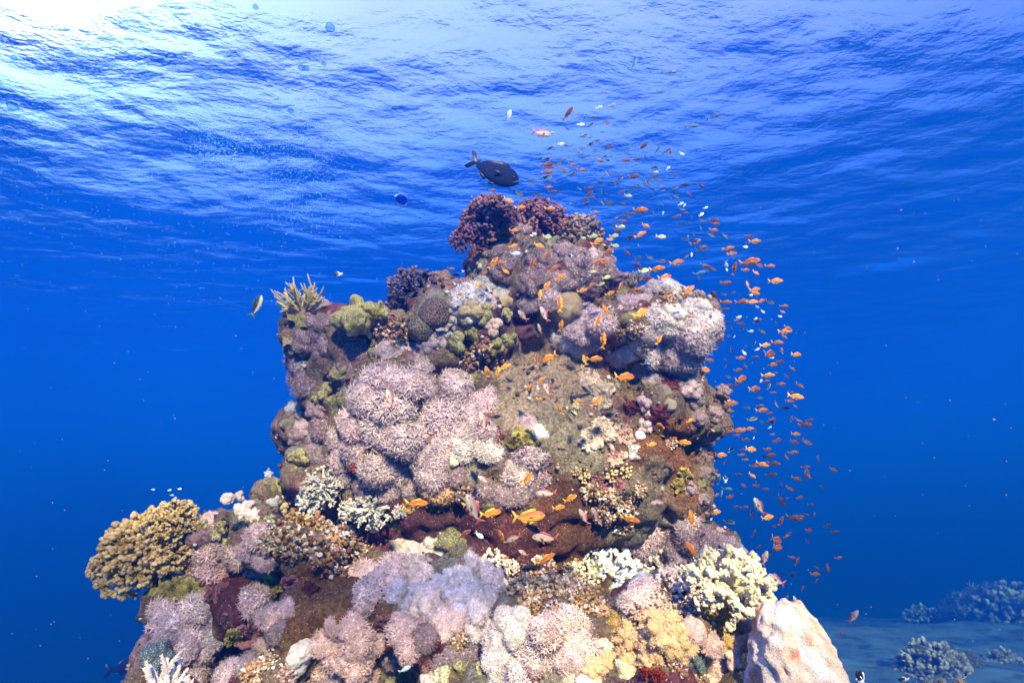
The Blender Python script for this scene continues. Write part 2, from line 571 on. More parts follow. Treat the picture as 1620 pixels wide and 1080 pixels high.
def gen_head(seed, npol, K, plen, nl, amp, w, body=.80, thick=.05, seg=2, spread=1.15, cap=.68):
    """dome of soft coral: lumpy body and a coat of many-armed polyps"""
    r = np.random.default_rng(seed)
    f = lobed(nl, amp, w, seed)
    sc = np.array([1, 1, .92]) * body
    bv, bf = ICO[4]
    keep = bv.copy()
    rad = f(bv / np.linalg.norm(bv, axis=1)[:, None])
    bvv = keep * rad[:, None] * sc
    bvv = bvv * .97
    body_me = mesh_np('soft_coral_body', bvv, bf, [M_STALK], attrs={'t': np.zeros(len(bvv)), 'rnd': np.full(len(bvv), .5)})
    d = fib(npol, cap, .05 if npol < 300 else .02)
    p, n = surf_points(f, d, sc)
    a, b = frames(n)
    ph = r.uniform(0, 6.28, npol)
    sizes = r.uniform(.75, 1.25, npol) * plen
    tilt = r.normal(0, .15, (npol, 3))
    nn = n + tilt
    V, F, T, RN = [], [], [], []
    rndp = r.uniform(0, 1, npol)
    off = 0
    for k in range(K):
        an = ph + 6.2832 * k / K + r.normal(0, .18, npol)
        td = a * np.cos(an)[:, None] + b * np.sin(an)[:, None]
        sd = np.cross(td, nn)
        L = (sizes * r.uniform(.8, 1.15, npol))[:, None]
        rings = []
        sp = spread * r.uniform(.75, 1.1, npol)[:, None]
        for s in range(seg + 1):
            u = s / seg
            c = p - n * .03 + L * (nn * (.85 * u - .25 * u * u * sp) + td * (sp * (u * .55 + u * u * .45))) 
            if s == seg:
                rings.append([c])
                break
            wd = thick * plen * 5 * (1 - .45 * u)
            h = nn * wd * .4
            rings.append([c + sd * wd * .5, c - sd * wd * .5, c + h])
        cnt = 3 * seg + 1
        vv = np.stack([x for rg in rings for x in rg], 1).reshape(-1, 3)
        tt = np.tile(np.array([s / seg for s in range(seg) for _ in range(3)] + [1.0]), npol)
        base = (np.arange(npol) * cnt)[:, None]
        tri = []
        for s in range(seg - 1):
            o0 = s * 3
            for q in range(3):
                q2 = (q + 1) % 3
                tri += [(o0 + q, o0 + q2, o0 + 3 + q2), (o0 + q, o0 + 3 + q2, o0 + 3 + q)]
        o0 = (seg - 1) * 3
        for q in range(3):
            tri.append((o0 + q, o0 + (q + 1) % 3, cnt - 1))
        tri = np.array(tri)
        ff = (base[:, :, None] + tri[None]).reshape(-1, 3) + off
        V.append(vv); F.append(ff); T.append(tt); RN.append(np.repeat(rndp, cnt))
        off += len(vv)
    pol = mesh_np('soft_coral_polyps', np.concatenate(V), np.concatenate(F), [M_POLYP], attrs={'t': np.concatenate(T), 'rnd': np.concatenate(RN)})
    return body_me, pol


class Acc:
    """collects tubes and blobs into one mesh"""
    def __init__(s, seed=0):
        s.V, s.F, s.T, s.Rn, s.n = [], [], [], [], 0
        s.r = np.random.default_rng(seed)

    def add(s, v, f, t, rn):
        s.V.append(v); s.F.append(np.asarray(f) + s.n)
        s.T.append(np.broadcast_to(t, (len(v),)).astype(float)); s.Rn.append(np.broadcast_to(rn, (len(v),)).astype(float))
        s.n += len(v)

    def blob(s, c, rad, sub=2, rough=.12, t=1., rn=None, up=None, st=1.0):
        v, f = ICO[sub]
        v = v * (1 + rough * s.r.normal(0, 1, len(v))[:, None])
        v = v * rad
        if up is not None and st != 1.0:
            up = up / (np.linalg.norm(up) + 1e-9)
            v = v + np.outer(v @ up, up) * (st - 1)
        s.add(v + c, f, t, s.r.uniform() if rn is None else rn)

    def tube(s, pts, rads, sides=6, t0=0., t1=1., rn=None, rough=.08, cap=True):
        pts = np.asarray(pts, float)
        k = len(pts)
        tan = np.gradient(pts, axis=0)
        tan /= np.linalg.norm(tan, axis=1)[:, None] + 1e-9
        a, b = frames(tan.mean(0)[None] / (np.linalg.norm(tan.mean(0)) + 1e-9))
        an = np.arange(sides) / sides * 6.2832
        ring = a[0] * np.cos(an)[:, None] + b[0] * np.sin(an)[:, None]
        rr = np.asarray(rads)[:, None, None] * (1 + rough * s.r.normal(0, 1, (k, sides, 1)))
        v = (pts[:, None] + ring[None] * rr).reshape(-1, 3)
        f = []
        for i in range(k - 1):
            for j in range(sides):
                j2 = (j + 1) % sides
                f += [(i * sides + j, i * sides + j2, (i + 1) * sides + j2), (i * sides + j, (i + 1) * sides + j2, (i + 1) * sides + j)]
        t = np.repeat(np.linspace(t0, t1, k), sides)
        if cap:
            v = np.concatenate([v, [pts[-1] + tan[-1] * rads[-1] * .7]])
            t = np.append(t, t1)
            for j in range(sides):
                f.append(((k - 1) * sides + j, (k - 1) * sides + (j + 1) % sides, len(v) - 1))
        s.add(v, f, t, s.r.uniform() if rn is None else rn)

    def mesh(s, name, mats):
        return mesh_np(name, np.concatenate(s.V), np.concatenate(s.F), mats, attrs={'t': np.concatenate(s.T), 'rnd': np.concatenate(s.Rn)})


def gen_bush(seed, ntip, mat, cap=.55, th=.045, knob=.075, nk=3, jag=.12, warts=6, flat=1.0):
    """cauliflower coral: forked branches with knobbly warty ends"""
    A = Acc(seed)
    r = A.r
    tips = fib(ntip, cap, .10)
    nprim = max(5, ntip // 6)
    prim = fib(nprim, cap * .9, .05)
    for q in prim:
        A.tube([q * 0, q * .3, q * .58], [th * 2.2, th * 1.8, th * 1.5], 6, 0, .5)
    own = np.argmax(tips @ prim.T, 1)
    for i in range(ntip):
        q = prim[own[i]]
        d = tips[i]
        L = 1 - jag * r.uniform(0, 1.6)
        mid = (q * .5 + d * .35) * .95
        end = d * L * .92
        m2 = (mid + end) / 2 + r.normal(0, .02, 3)
        A.tube([q * .42, mid, m2, end], [th * 1.3, th * 1.1, th, th * 1.15], 6, .4, .9)
        side = np.cross(d, r.normal(0, 1, 3)); side /= np.linalg.norm(side)
        rn = r.uniform()
        for k in range(nk):
            o = side * (k - (nk - 1) / 2) * knob * 1.15 + r.normal(0, .012, 3)
            A.blob(end + d * knob * .45 + o - d * abs(k - (nk - 1) / 2) * .03, knob * r.uniform(.75, 1.1), 2, .09, r.uniform(.88, 1.), rn, d, 1.35)
        for k in range(warts):
            u = r.uniform(.15, 1)
            c = mid * (1 - u) + end * u + r.normal(0, 1, 3) * th * .75
            A.blob(c, knob * r.uniform(.35, .55), 1, .08, .55 + .4 * u, rn)
    return A.mesh('branching_coral', [mat])


def gen_staghorn(seed, nb, mat, cap=.45, th=.05, sub=3, nubs=10, up=.3):
    A = Acc(seed)
    r = A.r
    for d in fib(nb, cap, .12):
        def br(p, d, L, th, lev):
            e = p + d * L + np.array([0, 0, up * L * .3])
            m = (p + e) / 2 + r.normal(0, .03 * L, 3)
            A.tube([p, m, e], [th, th * .8, th * .35], 6, .2 + .3 * lev, .7 + .3 * lev, rough=.1)
            for k in range(int(nubs * L / .5)):
                u = r.uniform(.1, .98)
                o = r.normal(0, 1, 3); o -= (o @ d) * d; o /= np.linalg.norm(o)
                c = p + (e - p) * u
                rr = th * (1 - .55 * u)
                A.tube([c, c + (o * .9 + d * .9) * rr * 1.6], [rr * .42, rr * .2], 4, .7, 1)
            if lev < 1:
                for k in range(sub):
                    u = r.uniform(.35, .8)
                    o = r.normal(0, 1, 3)
                    nd = d + o * .45; nd /= np.linalg.norm(nd)
                    br(p + (e - p) * u, nd, L * r.uniform(.3, .5), th * .7, lev + 1)
        br(d * .03, d, r.uniform(.7, .95), th, 0)
    return A.mesh('staghorn_coral', [mat])


def gen_tree(seed, ntip, mat, cap=.6, fl=.15, th=.03, k5=6):
    """tree-like soft coral: branches ending in bunches of short fingers"""
    A = Acc(seed)
    r = A.r
    tips = fib(ntip, cap, .12)
    A.tube([[0, 0, -.2], [0, 0, .1], [0, 0, .35]], [.16, .14, .1], 8, 0, .3)
    for d in tips:
        L = r.uniform(.6, .88)
        A.tube([[0, 0, .05], d * L * .5, d * L], [th * 2, th * 1.6, th * 1.3], 5, .2, .6)
        for k in range(k5):
            o = d * .6 + r.normal(0, .55, 3)
            o /= np.linalg.norm(o)
            p = d * L * r.uniform(.8, 1.02)
            l = fl * r.uniform(.7, 1.15)
            A.tube([p, p + o * l * .5, p + o * l], [th * .95, th * 1.1, th * .8], 5, .6, 1., rough=.08)
            for q in range(2):
                o2 = o + r.normal(0, .6, 3); o2 /= np.linalg.norm(o2)
                s0 = p + o * l * .45
                A.tube([s0, s0 + o2 * l * .5], [th * .8, th * .65], 5, .8, 1., rough=.05)
    return A.mesh('tree_coral', [mat])


def gen_rubble(seed, nb, mat):
    """crust of broken knobbly dead coral overgrown in many colours"""
    A = Acc(seed)
    r = A.r
    bv, bf = ICO[3]
    f = lobed(9, .35, .16, seed)
    rad = f(bv / np.linalg.norm(bv, axis=1)[:, None])
    A.add(bv * rad[:, None] * .72, bf, .3, .3)
    for d in fib(nb, .66, .1):
        R0 = f(d[None])[0] * .72
        rn = r.uniform()
        s = r.uniform(.05, .12)
        L = r.uniform(.04, .30)
        side = r.normal(0, .25, 3)
        e = d * (R0 + L) + side * L
        A.tube([d * (R0 - .1), d * (R0 + L * .5) + side * L * .3, e], [s * .9, s * .7, s * .8], 6, .5, .9, rn, .2)
        A.blob(e, s * 1.1, 2, .16, 1, rn)
        for k in range(3):
            A.blob(e + r.normal(0, 1, 3) * s * .9, s * r.uniform(.35, .6), 1, .12, 1, r.uniform() if r.uniform() < .4 else rn)
    return A.mesh('coral_rubble', [mat])


def gen_nodules(seed, nb, mat):
    A = Acc(seed)
    r = A.r
    for d in fib(nb, .4, .12):
        L = r.uniform(.6, 1)
        A.tube([d * .1, d * L], [.10, .085], 6, .2, .9)
        A.blob(d * L, r.uniform(.11, .17), 2, .08, 1)
    return A.mesh('nodule_coral', [mat])


def gen_fingers(seed, n, mat, spread=.55, ra=.26, flat=.6, vox=.045, rim=True, hgt=.9):
    """leather coral: thick fused lobes"""
    r = np.random.default_rng(seed)
    parts = [(ICO[3][0] * np.array([.5, .5, .35]), ICO[3][1])]
    for k, d in enumerate(fib(n, .42, .18)):
        L = r.uniform(.6, 1) * hgt
        for u in (.35, .6, .85, 1.):
            a = r.uniform(0, 6.28)
            s = ra * (1 + .15 * r.normal()) * (.85 + .3 * u)
            c = d * L * (u - .1 * (u == 1.))
            sh = np.array([s, s * (flat if k % 2 else 1), s])
            ca, sa = math.cos(k * 1.3), math.sin(k * 1.3)
            v = ICO[3][0] * sh
            v = v @ np.array([[ca, sa, 0], [-sa, ca, 0], [0, 0, 1]])
            parts.append((v + c, ICO[3][1]))
    v, f = join_np(parts)
    v, f, nn = remesh(v, f, vox, 4)
    v = v + nn * (.06 * fbm(v, 5, 2, seed))[:, None]
    # fine polyp grain
    v = v + nn * (.022 * vnoise(v, 22, seed))[:, None]
    tt = np.clip(np.linalg.norm(v, axis=1) / hgt, 0, 1) ** 2
    return mesh_np('lobed_coral', v, f, [mat], attrs={'t': tt, 'rnd': np.full(len(v), .5)})


def gen_ruffle(seed, mat, k=5, amp=.22, th=.05):
    """leather coral: folded cap on a short stalk"""
    r = np.random.default_rng(seed)
    nr, na = 18, 96
    V, T = [], []
    ph = r.uniform(0, 6.28, 4)
    for side in (1, -1):
        for i in range(nr + 1):
            u = i / nr
            a = np.arange(na) / na * 6.2832
            ru = u * (1 + .12 * np.sin(k * a + ph[0]) + .08 * np.sin((2 * k + 1) * a + ph[1]))
            z = .25 - .15 * u + amp * u ** 2 * (np.sin(k * a + ph[2]) + .5 * np.sin((2 * k - 1) * a + ph[3]))
            z = z + side * th * math.sqrt(max(0, 1 - u ** 6)) * (1 if side > 0 else 1)
            V.append(np.stack([ru * np.cos(a), ru * np.sin(a), z], 1)); T.append(np.full(na, u ** 4))
    V = np.concatenate(V); T = np.concatenate(T)
    F = []
    for s in (0, 1):
        o = s * (nr + 1) * na
        for i in range(nr):
            for j in range(na):
                j2 = (j + 1) % na
                q = (o + i * na + j, o + i * na + j2, o + (i + 1) * na + j2, o + (i + 1) * na + j)
                F.append(q if s == 0 else q[::-1])
    for j in range(na):
        j2 = (j + 1) % na
        F.append((nr * na + j, nr * na + j2, (nr + 1) * na + nr * na + j2, (nr + 1) * na + nr * na + j))
    A = Acc(seed)
    A.tube([[0, 0, -.5], [0, 0, -.1], [0, 0, .22]], [.3, .26, .4], 12, 0, .1)
    nv = len(V)
    V = np.concatenate([V] + A.V); T = np.concatenate([T] + A.T)
    V = V + .015 * np.stack([vnoise(V, 14, seed), vnoise(V, 14, seed + 1), vnoise(V, 14, seed + 2)], 1)
    return mesh_np('leather_coral', V, [np.array(F), np.concatenate(A.F) + nv], [mat], attrs={'t': T, 'rnd': np.full(len(V), .5)})


def gen_dome(seed, mat, rough=.05):
    v, f = ICO[5]
    v = v * (1 + rough * fbm(v, 1.6, 2, seed)[:, None] + .012 * fbm(v, 9, 2, seed)[:, None]) * np.array([1, 1, .85])
    return mesh_np('massive_coral', v, f, [mat], attrs={'t': np.zeros(len(v)), 'rnd': np.full(len(v), .5)})


def patch_mesh(px, py, rpx, seed, mat, thick=.012, rough=.5):
    """irregular crust lying on the rock around a point"""
    h = hit(px, py)
    if h[0] is None: return None
    loc, nor = h[0], h[1]
    R0 = rpx * loc.dot(FWD) / FPX
    nor = (nor + 1.2 * (-loc.normalized())).normalized()
    a, b = frames(np.array([nor[:]]))
    a, b = Vector(a[0]), Vector(b[0])
    nr, na = 12, 64
    r = np.random.default_rng(seed)
    ang = np.arange(na) / na * 6.2832
    edge = 1 + rough * fbm(np.stack([np.cos(ang), np.sin(ang), ang * 0 + seed], 1), 2.2, 4, seed)
    V, T = [], []
    for i in range(nr + 1):
        u = i / nr
        for j in range(na):
            q = a * math.cos(ang[j]) + b * math.sin(ang[j])
            p = loc + q * (R0 * u * edge[j])
            hh = BV.ray_cast(p + nor * .25, -nor, .6)
            if hh[0] is None:
                s = p - nor * .02
            else:
                s = hh[0]
                off = (s - p).dot(nor)
                if abs(off) > .45 * R0: s = p + nor * math.copysign(.45 * R0, off)
            l = thick * (1.2 if u < .95 else -.4) * (.3 + 1.5 * r.uniform())
            V.append((s + nor * l)[:]); T.append(r.uniform())
    F = [(i * na + j, (i + 1) * na + j, (i + 1) * na + (j + 1) % na, i * na + (j + 1) % na) for i in range(nr) for j in range(na)]
    me = mesh_np('crust_patch', np.array(V) - np.array(loc[:]), np.array(F), [mat], attrs={'t': np.zeros(len(V)), 'rnd': np.array(T)})
    return me, loc
# ------------------------------------------------------------------ the coral shapes, each built once
SH = {}
SH['X'] = [gen_head(100 + k, 78, 10, .31, 6, .20, .18, body=.74, thick=.036) for k in range(4)]
SH['Z'] = [gen_head(140 + k, 240, 8, .18, 9, .26, .13, body=.83, thick=.042) for k in range(3)]
SH['C'] = [gen_head(120 + k, 440, 6, .13, 12, .36, .09, body=.86, thick=.050, seg=1, spread=1.0) for k in range(4)]
SH['T'] = [gen_head(160 + k, 330, 6, .13, 16, .40, .055, body=.86, thick=.065, seg=1, spread=.7) for k in range(3)]
SH['B'] = [gen_bush(200 + k, 190, M_BRANCH, th=.032, knob=.050, nk=3, warts=7, jag=.16) for k in range(3)]
SH['Bd'] = [gen_bush(220 + k, 120, M_BRANCHD, cap=.62, th=.035, knob=.052, nk=3, jag=.16, warts=4) for k in range(2)]
SH['Bw'] = [gen_bush(240 + k, 60, M_BRANCH, cap=.5, th=.05, knob=.055, nk=3, warts=22, jag=.15) for k in range(2)]
SH['A'] = [gen_staghorn(260, 17, M_BRANCH, cap=.5), gen_staghorn(262, 9, M_BRANCH, cap=.22, th=.085, sub=2, nubs=26), gen_staghorn(264, 24, M_BRANCH, cap=.40, th=.042, sub=4, nubs=16, up=.5)]
SH['N'] = [gen_tree(280 + k, 64, M_BRANCH) for k in range(2)]
SH['R'] = [gen_rubble(300 + k, 90, M_RUBBLE) for k in range(4)]
SH['O'] = [gen_nodules(320 + k, 22, M_BRANCH) for k in range(2)]
SH['L'] = [gen_fingers(340 + k, 5 + k, M_LEATHER, ra=.33, flat=.42, hgt=.8) for k in range(3)]
SH['S'] = [gen_fingers(350 + k, 5, M_SMOOTH, ra=.36, flat=.8, hgt=.75) for k in range(3)]
SH['F'] = [gen_ruffle(360 + k, M_LEATHER, 3 + k) for k in range(2)]
SH['M'] = [gen_dome(370, M_MASS)]
SH['G'] = [gen_dome(371, M_SMOOTH, .10), gen_dome(372, M_SMOOTH, .16)]

COL = dict(  # tower tones darker, shelf tones paler: strobe falloff put into the colour
    mauve=(.62, .45, .475), deep=(.33, .21, .22), pink=(.90, .63, .54), rose=(.78, .50, .43), lilac=(.88, .72, .69), blue=(.62, .60, .60),
    tan=(.80, .49, .22), gold=(.48, .29, .045), cream=(.88, .72, .48), white=(.93, .91, .88), olive=(.19, .15, .05), brown=(.24, .13, .06),
    purple=(.12, .055, .07), navy=(.03, .03, .06), grey=(.30, .27, .22), green=(.22, .21, .08), yellow=(.42, .35, .09), maroon=(.16, .04, .05),
    coralline=(.38, .17, .18), red=(.45, .07, .04), teal=(.14, .20, .21), palepink=(.93, .75, .66), sand=(.38, .29, .17), chalk=(.54, .42, .35), straw=(.52, .42, .16), shell=(.66, .60, .52), dun=(.22, .17, .13))
CNAME = dict(mauve='mauve', deep='deep mauve', pink='pale pink', rose='dusty pink', lilac='lilac', blue='pale blue grey', tan='tan', gold='golden yellow',
             cream='cream', white='white', olive='olive', brown='brown', purple='dark purple', navy='blue black', grey='grey brown', green='green', yellow='yellow',
             maroon='maroon', coralline='pink', red='red', teal='teal', palepink='pinkish white', sand='sandy', chalk='chalky pink', straw='straw', shell='white', dun='dull brown')
KIND = {'X': ('feathery_soft_coral', 'feathery coral head', 'soft coral'), 'Z': ('feathery_soft_coral', 'feathery coral dome', 'soft coral'),
        'C': ('cauliflower_soft_coral', 'fine-grained coral cushion', 'soft coral'), 'T': ('knobbly_soft_coral', 'knobbly grained coral cushion', 'coral'),
        'B': ('branching_coral', 'branching coral bush', 'coral'), 'Bd': ('branching_coral', 'knob-tipped branching coral', 'coral'),
        'Bw': ('branching_coral', 'stubby warty branching coral', 'coral'), 'A': ('staghorn_coral', 'pointed staghorn coral', 'coral'),
        'N': ('tree_coral', 'finger-bunched tree coral', 'soft coral'), 'R': ('rubble_coral', 'knobbly overgrown coral rubble', 'coral rubble'),
        'O': ('nodule_coral', 'round-tipped nodule coral', 'coral'), 'L': ('leather_coral', 'lobed leather coral', 'leather coral'),
        'S': ('lobed_sponge', 'smooth lobed sponge', 'sponge'), 'F': ('folded_leather_coral', 'folded leather coral cap', 'leather coral'),
        'M': ('massive_coral', 'pitted dome coral', 'coral'), 'G': ('round_sponge', 'smooth rounded growth', 'sponge'),
        'E': ('encrusting_sponge', 'flat crust', 'encrusting growth')}

# type, px, py, radius px, colour [, options]
SPEC = []


def add(s, **kw):
    """one colony per line: type px py radius colour"""
    for ln in s.strip().splitlines():
        w = ln.split()
        if not w: continue
        SPEC.append((w[0], float(w[1]), float(w[2]), float(w[3]), w[4], kw))


# the wall of feathery soft coral
add('''Z 697 652 56 mauve
Z 752 640 38 mauve
X 601 598 34 mauve
X 577 628 30 mauve
X 622 640 36 mauve
X 640 602 32 mauve
X 602 678 36 mauve
X 645 690 36 mauve
Z 690 715 40 mauve
X 733 690 30 mauve
X 641 742 34 mauve
X 601 742 30 mauve
X 563 712 28 mauve
X 560 668 26 mauve
X 680 752 28 mauve
X 538 722 24 mauve
X 546 748 22 mauve
X 531 690 22 mauve
X 722 606 28 mauve
X 676 606 26 mauve
X 770 680 20 mauve
X 610 556 20 mauve
X 637 548 18 mauve
X 664 556 24 mauve
X 736 709 24 lilac
X 775 708 25 lilac
X 662 733 17 lilac
X 812 742 25 mauve
X 838 720 28 mauve
X 824 742 26 lilac
X 855 748 25 mauve
X 812 779 24 deep
X 840 768 24 deep
X 788 778 22 deep
X 855 686 15 lilac
X 833 670 15 mauve
X 768 772 22 deep
X 716 632 22 mauve
X 576 770 20 deep
X 615 772 20 mauve
X 650 772 18 mauve
X 724 752 20 deep''')
# darker tufts on the left shoulder and column
add('''C 482 582 42 deep
C 516 552 30 deep
C 560 560 30 deep
X 482 605 24 deep
C 505 488 30 mauve
C 506 515 30 deep
X 516 540 28 deep
C 485 540 26 deep
C 575 545 24 deep
C 472 643 22 blue
C 503 643 22 deep
X 508 672 24 deep
C 478 672 24 mauve
C 474 692 20 deep
C 500 697 24 deep
C 462 655 14 deep
C 545 590 22 deep
X 498 716 18 deep''')
# the summit
add('''C 789 462 35 blue
C 762 448 22 blue
X 798 345 20 deep
C 827 366 24 deep
C 783 396 28 deep
C 789 370 26 purple
C 818 407 32 deep
C 798 424 30 deep
C 907 410 36 deep
C 887 402 22 deep
C 935 404 22 mauve
C 960 415 22 deep
X 925 425 28 deep
C 972 436 22 deep
C 884 446 30 deep
X 925 446 26 deep
C 850 446 30 deep
C 855 415 26 deep
X 741 466 28 blue
C 720 482 20 blue
C 703 522 20 blue
C 718 503 20 blue
X 866 466 22 mauve
X 902 492 24 lilac
Z 924 512 32 mauve
X 892 533 24 lilac
X 952 512 24 mauve
X 914 541 24 lilac
X 937 534 22 mauve
C 996 484 32 mauve
C 1022 474 24 mauve
C 1056 456 32 lilac
C 1082 458 22 lilac
C 1030 455 20 mauve
X 768 480 20 mauve
X 838 478 18 mauve
X 880 512 16 deep
C 694 532 22 mauve
C 678 546 20 mauve
X 670 572 20 mauve
C 744 500 18 lilac''')
# the right shoulder of pale tufts
add('''X 1050 506 30 lilac
X 1035 495 20 lilac
C 1070 496 26 lilac
X 1094 495 26 lilac
C 1116 488 22 lilac
X 1125 506 22 lilac
C 1132 528 18 mauve
X 1097 515 26 lilac
X 1073 528 28 mauve
X 1108 538 24 mauve
X 1027 526 20 lilac
X 1011 544 18 lilac
X 996 556 17 lilac
X 979 563 20 mauve
X 1038 556 24 lilac
X 1015 580 22 mauve
X 1060 560 26 mauve
X 1085 560 26 mauve
X 1041 584 22 mauve
X 1068 584 26 mauve
X 1092 580 22 mauve
X 1034 600 15 mauve
C 1092 610 24 mauve
C 1098 632 18 deep
C 1021 634 16 mauve
C 1027 652 14 lilac
C 1021 670 16 lilac
C 1104 658 16 deep
C 1146 616 15 deep
R 1142 634 16 brown
C 1132 654 16 deep
C 1120 690 17 deep
C 1104 706 20 deep
C 1114 745 15 deep
C 1092 773 16 deep
C 1110 787 14 deep
X 1093 834 22 mauve
X 1022 855 24 mauve
C 1047 872 26 mauve
C 1072 858 28 deep
X 1094 846 24 deep
C 1112 872 28 deep
C 1085 897 26 mauve
C 1149 862 18 deep
C 1166 872 14 mauve
C 1152 878 16 deep
C 1138 840 10 mauve
C 1018 880 22 mauve''')
# hard corals and leather corals of the tower; the smooth purple mound paints in a dark hole
add('Bd 655 458 48 navy\nBd 700 466 24 navy\nBd 640 488 32 navy\nBd 688 492 26 navy', d=4.0)
add('Bd 772 345 50 purple', d=3.62)
add('Bd 744 378 34 purple\nBd 780 325 28 purple\nBd 795 345 30 purple', d=3.58)
add('Bd 856 350 46 purple', d=3.72)
add('Bd 838 328 20 purple\nBd 880 362 24 purple', d=3.72)
add('Bd 918 372 42 dun\nBd 895 392 28 dun', d=3.66)
add('''B 955 430 22 dun
A 995 452 24 dun
A 965 458 24 brown
A 1010 440 20 dun
''')
add('L 562 503 44 yellow\nL 590 492 24 yellow', d=3.2)
add('A 480 480 57 straw', d=3.42, up=1, v=2, lab='olive yellow staghorn coral with long upright branches on the far left shoulder')
add('''F 480 500 22 green
F 463 495 13 brown
F 462 535 16 sand
L 458 553 13 brown
F 612 490 24 sand
R 608 515 22 brown
R 640 522 26 olive
R 630 540 18 brown
L 516 618 22 olive
L 538 592 20 olive
L 500 630 12 olive
L 478 725 20 olive
L 463 722 12 green
M 685 494 26 dun
M 668 518 22 dun
S 748 492 26 sand
L 770 488 20 sand
L 768 505 20 green
L 800 500 15 sand
S 780 515 18 chalk
L 722 545 24 green
L 745 528 18 green
R 762 548 24 brown
L 780 550 22 olive
L 806 540 18 green
R 745 570 20 maroon
R 785 575 20 brown
F 700 510 15 blue
G 800 475 12 sand
G 895 484 26 sand
M 832 495 20 navy
G 830 522 18 purple
R 990 530 18 brown
R 1005 520 16 grey
R 1020 545 14 brown
R 1055 478 16 tan
B 1105 470 14 sand
L 590 560 14 olive
S 584 530 8 cream
X 692 772 28 tan
T 672 756 12 brown
T 660 772 12 olive
T 642 776 11 green
G 693 748 14 brown
S 717 726 17 cream
R 735 780 18 maroon
O 924 752 14 gold
O 912 745 10 gold
O 966 748 16 gold
O 990 744 14 gold
O 978 730 10 cream
R 935 775 20 olive
R 965 785 20 grey
R 990 800 22 olive
R 955 815 20 grey
R 985 830 18 brown
R 1010 775 16 grey
R 1060 700 12 brown
G 1050 618 12 dun
G 1060 640 11 grey
C 1000 712 18 blue
G 1012 688 9 palepink
R 990 688 12 sand''')
# thin crusts
add('''E 935 598 20 chalk
E 952 622 26 chalk
E 968 608 14 chalk
E 922 590 11 chalk
E 948 682 26 chalk
E 972 665 12 chalk
E 985 688 18 rose
E 928 700 16 palepink
E 975 722 14 rose
E 907 648 10 cream
E 833 690 15 yellow
E 810 700 10 yellow
E 742 578 11 yellow
E 752 568 9 yellow
E 1084 748 11 yellow
E 1074 768 10 yellow
E 575 690 9 gold
E 555 655 9 gold
E 562 740 9 red
E 645 800 12 gold
E 655 796 9 red
E 690 800 12 gold
E 1062 600 16 maroon
E 1045 660 18 maroon
E 1000 645 14 maroon
E 945 765 14 coralline
E 975 770 16 coralline
E 790 545 14 coralline
E 768 530 11 coralline
E 1078 580 8 yellow
E 780 690 16 maroon
E 600 552 9 gold
E 668 573 8 cream''')
# pale tree corals between tower and shelf
add('''N 512 768 38 blue
N 494 790 26 blue
N 592 802 42 blue
N 560 805 26 blue
C 425 748 8 blue
L 438 768 14 olive
L 447 775 12 green
C 432 793 14 blue
C 470 812 18 blue
S 545 815 14 blue
N 632 808 15 blue
G 592 830 11 lilac
S 447 802 12 sand''')
# the lit shelf, left part
add('B 238 862 66 gold', d=2.30, lab='large golden yellow branching coral bush hanging over the left edge of the reef')
add('B 205 905 44 gold\nB 275 822 40 gold\nB 170 895 26 gold\nB 268 872 38 gold', d=2.26)
add('''X 331 822 16 pink
X 328 872 22 rose
X 352 882 24 rose
X 374 878 20 rose
X 335 905 24 rose
X 390 870 13 rose
X 410 846 20 rose
X 420 884 15 rose
X 407 908 15 rose
X 404 948 20 rose
X 428 974 18 rose
X 454 960 16 rose
X 453 928 13 rose
X 425 948 14 rose
X 262 960 20 pink
X 282 978 24 mauve
X 257 990 18 pink
X 308 962 20 pink
X 332 980 18 mauve
X 335 1005 18 mauve
X 265 1010 20 mauve
X 298 1000 22 mauve
X 288 1024 20 mauve
X 320 1024 18 mauve
X 352 1042 22 rose
X 376 1038 20 rose
X 395 1048 18 deep
X 320 1052 19 mauve
X 420 1022 14 rose
X 358 1068 20 mauve
X 306 1070 20 mauve
X 400 1020 14 deep
X 440 1000 15 deep
T 382 806 14 palepink
T 398 815 14 palepink
S 362 790 13 chalk
S 378 784 11 chalk
S 392 797 10 chalk
L 350 834 16 olive
L 357 856 13 yellow
L 382 831 14 olive
L 320 832 12 olive
L 340 848 10 sand
E 272 930 26 yellow
E 300 935 18 yellow
E 335 940 16 coralline
E 350 930 10 coralline
E 284 890 10 coralline
E 295 905 8 coralline
R 300 905 18 brown
E 428 926 15 yellow
E 392 998 18 coralline
E 372 1005 14 yellow
E 410 990 9 maroon
E 309 990 12 yellow
E 310 1022 10 yellow
E 460 920 12 coralline
E 490 930 13 maroon
C 245 1035 22 teal
C 262 1048 16 teal
R 402 1066 22 tan
R 425 1050 18 cream
S 472 1040 28 shell
R 450 1070 18 rose
R 470 830 30 gold
R 500 838 30 tan
R 530 852 28 brown
R 455 860 28 gold
R 488 870 30 brown
R 520 885 28 brown
R 548 868 24 brown
R 560 892 18 maroon
R 440 838 22 olive
R 425 858 18 cream
O 452 815 16 gold
G 475 789 10 palepink
S 538 848 13 cream
S 556 836 10 cream
G 500 888 8 cream
G 502 868 6 cream
G 453 866 5 white
O 530 826 14 sand
R 575 870 16 grey
L 428 822 12 green''')
add('A 262 1070 62 palepink', d=1.55, v=1, up=1, lab='white staghorn coral with thick pointed branches at the bottom left corner')
